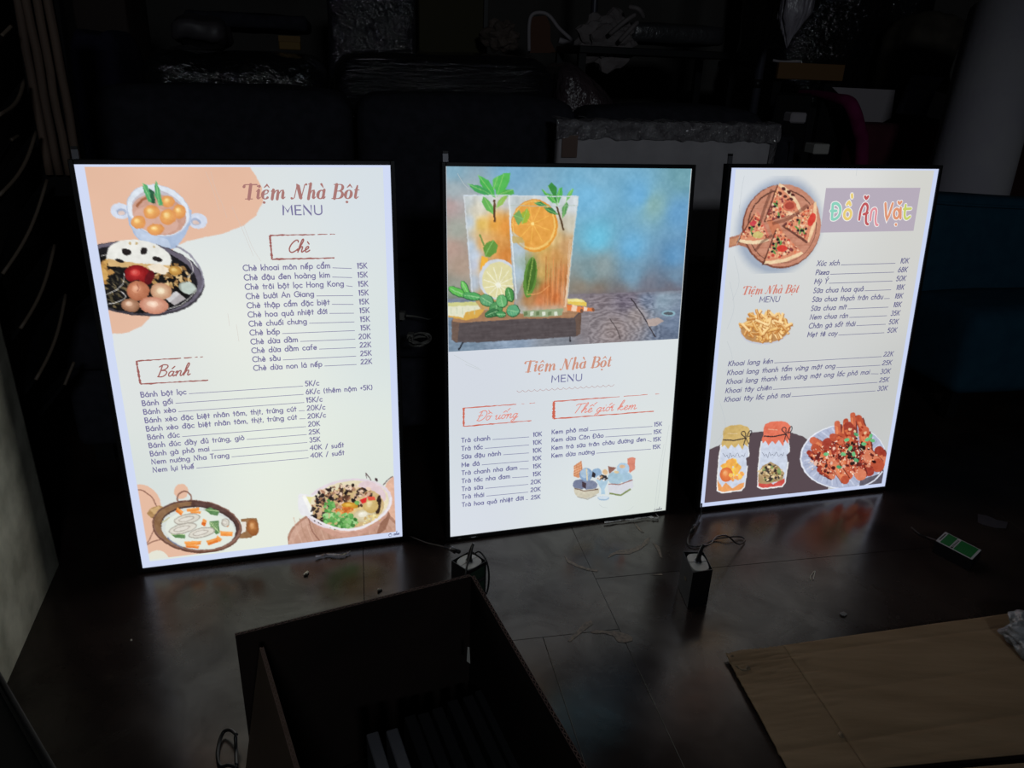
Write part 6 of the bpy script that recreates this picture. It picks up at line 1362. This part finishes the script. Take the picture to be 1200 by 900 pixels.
# ================================================================== open carton in the foreground
def open_box():
    zr = .33
    FL, FR = fz(276, 747, zr), fz(552, 677, zr)           # far rim corners
    R2_ = fz(684, 905, zr); L1, L2 = fz(309, 757, zr), fz(353, 905, zr)
    dR = (R2_-FR).normalized(); dL = (L2-L1).normalized()
    base = Vector(((FL.x+FR.x)/2, (FL.y+FR.y)/2, .002))
    t = thing('cardboard_box', 'open dark corrugated carton in the foreground, filled with long black bars', 'carton', base)
    W = lambda v: Vector(v)-base
    th = .006
    def wall(name, a, b, z0, z1, n, lean0=Vector(), flute=True, extra=Vector()):
        """upright board from a to b (rim points), thickness along n, lean0 shifts the foot"""
        A, B = W(a), W(b); A.z = B.z = 0
        V = [A+lean0+Vector((0, 0, z0)), B+lean0+Vector((0, 0, z0)), B+Vector((0, 0, z1)), A+Vector((0, 0, z1))]
        V += [v+n*th for v in V]
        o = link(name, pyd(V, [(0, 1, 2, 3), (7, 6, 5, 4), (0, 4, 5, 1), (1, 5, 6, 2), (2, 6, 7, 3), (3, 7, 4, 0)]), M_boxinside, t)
        # zigzag fluting showing along the cut edge
        L = (B-A).length; N = int(L/.0048); P_ = []; q0, q1 = A+Vector((0, 0, z1)), B+Vector((0, 0, z1))
        Vv, Ff = [], []
        for i in range(N+1):
            c = q0.lerp(q1, i/N); off = n*(th*(.15 if i % 2 else .85))
            d = (q1-q0).normalized()*.0011
            for p in (c+off-d, c+off+d): Vv += [p+Vector((0, 0, -.001)), p+Vector((0, 0, .0011))]
        for i in range(N):
            a0 = i*4; b0 = (i+1)*4; Ff += [(a0+1, a0+3, b0+3, b0+1)]
        for i in range(2):
            off = n*(th*(0.02 if i == 0 else .98)); s_ = len(Vv); e = n*.0007*(1 if i == 0 else -1)
            Vv += [q0+off+Vector((0, 0, .0012)), q1+off+Vector((0, 0, .0012)), q1+off+e+Vector((0, 0, .0012)), q0+off+e+Vector((0, 0, .0012))]; Ff.append((s_, s_+1, s_+2, s_+3))
        fl = link('corrugation', pyd(Vv, Ff), M_fluting, o); fl['kind'] = 'stuff'
        return o
    nf = Vector((-(FR-FL).y, (FR-FL).x, 0)).normalized()
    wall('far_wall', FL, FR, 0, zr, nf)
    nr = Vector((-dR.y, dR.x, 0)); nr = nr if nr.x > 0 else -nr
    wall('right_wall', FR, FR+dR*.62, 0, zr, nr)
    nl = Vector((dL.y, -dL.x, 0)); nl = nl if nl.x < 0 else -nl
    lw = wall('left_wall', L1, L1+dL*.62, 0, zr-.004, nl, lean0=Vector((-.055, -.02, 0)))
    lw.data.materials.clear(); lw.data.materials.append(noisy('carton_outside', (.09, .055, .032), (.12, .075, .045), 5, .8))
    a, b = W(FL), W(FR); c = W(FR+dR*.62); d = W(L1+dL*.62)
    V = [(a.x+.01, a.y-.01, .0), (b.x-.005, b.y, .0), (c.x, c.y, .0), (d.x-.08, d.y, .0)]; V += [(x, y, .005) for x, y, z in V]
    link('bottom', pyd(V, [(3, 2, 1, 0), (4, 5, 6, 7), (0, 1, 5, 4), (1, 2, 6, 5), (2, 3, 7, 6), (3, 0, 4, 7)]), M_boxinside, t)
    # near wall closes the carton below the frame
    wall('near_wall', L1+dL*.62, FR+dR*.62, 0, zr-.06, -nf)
    # a pale tear inside the far wall
    p = W(fz(547, 775, .2)); link('paper_tear', pyd([p, p+Vector((.006, -.002, -.003)), p+Vector((.004, .0, .03)), p+Vector((.001, 0, .031))], [(0, 1, 2, 3)]), M_adgrey, t)
    # the bars
    M_bar = mat('black_bar', (.02, .02, .022), .4); M_barlit = mat('lit_bar', (.12, .12, .135), .45)  # paler copy for the two left bars: light on them put into the colour
    S = [((436, 858), .20), ((459, 854), .20), ((480, 838), .17), ((496, 835), .17), ((512, 829), .16), ((530, 820), .15), ((548, 815), .15), ((562, 808), .14)]
    for i, ((px, py), z) in enumerate(S):
        A = fz(px, py, z); dd = dR; B = A+dd*.42; n = nr
        lab = ('bar at the left of the open carton, light put into its colour', 'bar second from the left in the open carton, light put into its colour')[i] if i < 2 else '%s black bar from the left in the open carton' % ['', '', 'first', 'second', 'third', 'fourth', 'fifth', 'sixth and rightmost'][i]
        bt = thing('metal_bar', lab, 'bar', A-Vector((0, 0, z-.008)), 0, None if i < 2 else 'black bars in the open carton')
        w_ = .009; V = []
        for P0 in (Vector((0, 0, 0)), dd*.40):
            for du, dz in ((-w_, 0), (w_, 0), (w_, z-.008), (-w_, z-.008)): V.append(P0+n*du+Vector((0, 0, dz)))
        bm = bmesh.new(); vs_ = [bm.verts.new(v) for v in V]
        for q in ((3, 2, 1, 0), (4, 5, 6, 7), (0, 1, 5, 4), (1, 2, 6, 5), (2, 3, 7, 6), (3, 0, 4, 7)): bm.faces.new([vs_[j] for j in q])
        bmesh.ops.bevel(bm, geom=bm.edges[:], offset=.0015, segments=1, affect='EDGES')
        link('bar_body', fin(bm), M_barlit if i < 2 else M_bar, bt)
        e = thing  # (end cap)
        V = [Vector((0, 0, 0))-dd*.003+n*du+Vector((0, 0, dz)) for du, dz in ((-w_*.7, .004), (w_*.7, .004), (w_*.7, z-.013), (-w_*.7, z-.013))]
        link('end_cap', pyd(V+[v+dd*.0029 for v in V], [(0, 1, 2, 3), (7, 6, 5, 4), (0, 4, 5, 1), (1, 5, 6, 2), (2, 6, 7, 3), (3, 7, 4, 0)]), M_black, bt)
    return t
open_box()
# cable loop left of the carton
p = fz(262, 880, .01); t = thing('cable_loop', 'loop of black cable on the floor, left of the open carton', 'cable', p)
tube('cable', [fz(x, y, z)-p for x, y, z in ((277, 861, .03), (270, 855.5, .02), (262, 858, .01), (256.5, 872, .005), (255, 888, .005), (259, 898, .005), (268, 896.5, .01), (277, 899, .02))], .0032, M_cable, t, 8)
tube('cable_end', [fz(x, y, z)-p for x, y, z in ((276, 862, .03), (276.5, 880, .015), (277, 897, .02))], .003, M_cable, t, 8)

# black board edge at the lower left corner
def corner_board():
    A, B = fz(-6, 788, .0), fz(75, 915, .0)
    zz = .25
    A, B = fz(-4, 788, zz), fz(62, 902, zz); base = Vector((A.x, A.y, .002)); t = thing('black_crate', 'black crate corner at the lower left edge of the picture', 'crate', base)
    d = (B-A).normalized(); n = Vector((-d.y, d.x, 0)); n = n if n.x < 0 else -n; L = .5
    for nm, a, b_, nn2 in (('side_panel', Vector(), d*L, n), ('far_panel', n*.07, Vector((0, 0, 0)), -d*-1)):
        V = [a, b_, b_+Vector((0, 0, zz-.002)), a+Vector((0, 0, zz-.002))]; V += [v+nn2*.008 for v in V]
        link(nm, pyd(V, [(0, 1, 2, 3), (7, 6, 5, 4), (0, 4, 5, 1), (1, 5, 6, 2), (2, 6, 7, 3), (3, 7, 4, 0)]), M_black, t)
    tube('rim', [Vector((0, 0, zz-.001)), d*L+Vector((0, 0, zz-.001))], .004, mat('dark_rim', (.008, .007, .008), .8), t, 6, smooth_path=False)
    V = [Vector(), d*L, d*L+n*.07, n*.07]; V += [v+Vector((0, 0, .01)) for v in V]
    link('bottom_panel', pyd(V, [(3, 2, 1, 0), (4, 5, 6, 7), (0, 1, 5, 4), (1, 2, 6, 5), (2, 3, 7, 6), (3, 0, 4, 7)]), M_black, t)
    c_ = V[4:8]; link('lid_panel', pyd([v+Vector((0, 0, zz-.03)) for v in c_]+[v+Vector((0, 0, zz-.022)) for v in c_], [(3, 2, 1, 0), (4, 5, 6, 7), (0, 1, 5, 4), (1, 2, 6, 5), (2, 3, 7, 6), (3, 0, 4, 7)]), M_black, t)
corner_board()

# ================================================================== flattened cardboard on the floor
def card():
    TL, TF, TR = fz(850, 768, .006), fz(917, 758, .006), fz(1200, 718, .006)
    BL, BF, BR = fz(922, 900, .006), fz(1012, 900, .006), fz(1200, 884, .006)
    e = (TR-TF).normalized(); TR2 = TF+e*1.1; gr = (BR-fz(1045, 899, .006)).normalized()
    fold_dir = (BF-TF).normalized(); left_dir = (BL-TL).normalized()
    base = Vector((TF.x, TF.y, 0)); t = thing('cardboard_sheet', 'flattened brown corrugated cardboard sheet on the floor, lower right', 'cardboard', base)
    def zoff(x, y):
        p = Vector((x, y, 0))+base
        u = (p-TF).dot(e); v = -(p-TF).dot(Vector((-e.y, e.x, 0)))
        z = .0065+.0022*mnoise.noise(Vector((u*5, v*9, 2)))
        for v0, w_, a in ((.028, .004, -.0016), (.245, .006, -.0030), (.135, .005, -.0010), (.30, .004, -.0012)): z += a*math.exp(-((v-v0-.02*u)/w_)**2)
        if u < .03: z += .0035*math.exp(-((v-.045)/.06)**2)*mnoise.noise(Vector((u*20, v*190, 5)))+.0011*mnoise.noise(Vector((u*9, v*110, 8)))+.004*max(0, 1-max(v, 0)/.03)*max(0, min(1, -u/.1))
        return z
    def patch(name, a, b, c, d, nu, nv, jag=0.):
        """a->b far edge, d->c near edge"""
        V, Fs = [], []
        for i in range(nu+1):
            for j in range(nv+1):
                p = a.lerp(b, i/nu).lerp(d.lerp(c, i/nu), j/nv)-base
                if jag and j == 0: p = p+Vector((0, -abs(mnoise.noise(Vector((i*.7, 1, 0))))*jag, 0))
                V.append((p.x, p.y, zoff(p.x, p.y)))
        for i in range(nu):
            for j in range(nv): q = i*(nv+1)+j; Fs.append((q, q+1, q+nv+2, q+nv+1)[::-1])
        o = link(name, pyd(V, Fs), M_kraft, t, True); md = o.modifiers.new('thickness', 'SOLIDIFY'); md.thickness = .0045; md.offset = -1
        return o
    g = fold_dir*0
    ef = Vector((e.x, e.y, 0))*.0012
    TF2 = TF+ef; BF2 = TF+fold_dir*(BF-TF).length+ef
    V2 = TF+fold_dir*.31
    nb = fold_dir*.31
    patch('left_flap', TL, TF, TF+nb, TL+left_dir*.36, 40, 110, .006)
    m0 = TF2; near_l = TF2+fold_dir*.305; near_r = BR+gr*.5
    patch('main_panel', TF2, TR2+ef, near_r, near_l, 90, 90)
    a_ = near_l+Vector((.0, -.016, 0)); b_ = near_r+Vector((0, -.026, 0))
    patch('near_panel', a_, b_, b_+fold_dir*.3, a_+fold_dir*.3, 60, 30)
    # tiny knots of tape and torn paper at the far left corner
    for px, py, s_ in ((858, 769.5, .006), (877, 783, .006), (986, 861, .006)):
        p = fz(px, py, .012)-base; bm = bmesh.new(); bmesh.ops.create_icosphere(bm, subdivisions=2, radius=s_)
        for v in bm.verts: v.co *= 1+.5*mnoise.noise(v.co*200)
        bmesh.ops.translate(bm, verts=bm.verts[:], vec=p-Vector((0, 0, .002))); link('torn_knot', fin(bm), M_kraftedge, t)
    tube('torn_strip', [fz(x, y, .012)-base for x, y in ((862, 780), (869, 785), (876, 785.5))], .0022, M_kraftedge, t, 5)
    for pts in ([(992, 794), (1000, 791), (1006, 790), (1010, 783)], [(998, 797), (1012, 793), (1030, 790)]):
        tube('pale_scratch', [fz(x, y, .0082)-base for x, y in pts], .0008, M_whitepaper, t, 4)
    k = fz(1137, 753, .0088)-base
    tube('pen_mark', [k+Vector((x, y, 0)) for x, y in ((-.004, .004), (-.006, .0), (-.001, .003), (.002, -.001), (.003, .004), (.005, -.004), (.0, -.005))], .0007, M_blackink, t, 4)
    tube('pen_mark', [fz(1048, 790, .0088)-base, fz(1049.5, 798, .0088)-base], .0012, M_blackink, t, 4)
card()
def bubble():
    p = fz(1196, 752, .03); t = thing('bubble_wrap', 'crushed bubble wrap lying on the cardboard at the right edge', 'bubble wrap', Vector((p.x, p.y, .011)))
    bm = bmesh.new(); bmesh.ops.create_icosphere(bm, subdivisions=5, radius=.075)
    for v in bm.verts:
        q = v.co*26; v.co *= 1+.28*mnoise.noise(q)+.13*mnoise.noise(q*2.6); v.co.z = max(0, v.co.z*.62+.028); v.co.x += .055; v.co.y += .0
    link('wrap_sheet', fin(bm), M_bubble, t, True)
bubble()
# crumbs, scraps and scuffs on the floor
def crumb(px, py, label, m_, pts):
    p = fz(px, py, .0); t = thing('foam_crumb', label, 'scrap', p)
    bm = bmesh.new()
    for dx, dy, r_ in pts:
        q = bmesh.ops.create_icosphere(bm, subdivisions=2, radius=r_); bmesh.ops.translate(bm, verts=q['verts'], vec=(dx, dy, r_*.85))
    for v in bm.verts: v.co += Vector((mnoise.noise(v.co*300), mnoise.noise(v.co*300+Vector((9, 0, 0))), 0))*.001
    link('crumb_body', fin(bm), m_, t, True)
crumb(359, 674, 'pale crumb on the floor below the left light box', M_crumb, [(0, 0, .0045), (.001, .007, .0035), (-.003, -.003, .003)])
crumb(154, 751, 'tiny pale speck on the dark floor at the left, right of the plaster wall', M_crumb, [(0, 0, .0022)])
crumb(444, 693, 'dull crumb just behind the far edge of the open carton', mat('dull_crumb', (.3, .28, .24), .8), [(0, 0, .004), (.004, .004, .003)])
def scrap(name, px, label, m_, z=.004):
    c = [fz(x, y, z) for x, y in px]; b0 = sum(c, Vector())/len(c); b0.z = 0; t = thing(name, label, 'scrap', b0); n = len(c)
    V = [p-b0+Vector((0, 0, .002*mnoise.noise(p*40))) for p in c]; V2 = [v-Vector((0, 0, .002)) for v in V]
    link('flake', pyd(V+V2, [tuple(range(n)), tuple(range(2*n-1, n-1, -1))]+[(i, i+n, (i+1) % n+n, (i+1) % n) for i in range(n)]), m_, t)
scrap('plastic_scrap', [(1146, 602), (1157, 604), (1168, 609), (1181, 612), (1179, 619), (1167, 618), (1152, 614), (1146, 611)], 'dull lilac scrap of plastic on the floor behind the green-labelled carton', mat('lilac_scrap', (.055, .05, .06), .6))
scrap('leaf_scrap', [(984, 718), (989, 716), (993, 719), (990, 721.5), (986, 720.5)], 'small pale flake on the dark floor beyond the cardboard sheet', mat('pale_flake', (.14, .14, .14), .7))
p = fz(952, 675); t = thing('wire_scrap', 'thin bent pale wire on the floor between the two right-hand cartons', 'scrap', p)
tube('wire', [fz(x, y, .002)-p for x, y in ((950, 679), (950, 675), (955, 669), (953, 679))], .0008, M_crumb, t, 4)
M_stain = noisy('dried_glue_stain', (.06, .045, .03), (.17, .12, .08), 130, .55)
stains = [[(712, 654), (722, 649), (738, 649), (750, 644), (760, 636), (762, 630), (757, 631), (752, 638), (740, 643), (724, 645), (714, 650)], [(743, 612), (747, 616), (755, 624), (752, 624), (746, 618)], [(764, 635), (773, 641), (776, 653), (777, 654), (774, 653), (770, 644)], [(692, 741), (698, 738.5), (712, 739), (724, 740), (735, 743), (742, 747), (741, 751), (732, 753), (724, 752), (719, 745), (706, 741.5), (699, 742.5)], [(665, 751), (672, 744), (684, 730), (693, 727), (695, 731), (688, 736), (678, 744), (668, 752)],
          [(661, 650), (666, 656), (678, 662), (690, 666), (701, 668), (700, 670), (688, 668), (676, 664), (665, 659)], [(760, 673.5), (768, 673), (775, 672), (770, 667), (777, 674)]]
st = None
for i, pp in enumerate(stains):
    c = [fz(x, y, .0008) for x, y in pp]; n = len(c)
    o = link('floor_stain', pyd(c, [tuple(range(n))]), M_stain, floor)
# clear film trailing from under the light boxes
for i, (pts, lab) in enumerate((([(370, 652), (385, 649), (400, 650), (411, 646)], 'wisp of clear film at the foot of the left light box'), ([(536, 631), (549, 629), (560, 629)], 'wisp of clear film under the left corner of the middle light box'), ([(708, 612), (735, 609), (760, 606), (772, 607), (768, 602)], 'crinkled clear film under the right corner of the middle light box'))):
    p = fz(*pts[0], .004); t = thing('film_scrap', lab, 'film', p); P_ = [fz(x, y, .004)-p for x, y in pts]; P_ = crom3(P_, 6)
    V, Fs = [], []
    for k_, q in enumerate(P_):
        for j in range(4): V.append(q+Vector((0, -.006*j/3*(1+.3*math.sin(k_)), .004*mnoise.noise(Vector((k_*.9, j*1.7, i)))+.002)))
    for k_ in range(len(P_)-1):
        for j in range(3): Fs.append((k_*4+j, k_*4+j+1, k_*4+j+5, k_*4+j+4))
    link('film_sheet', pyd(V, Fs), M_film, t, True)
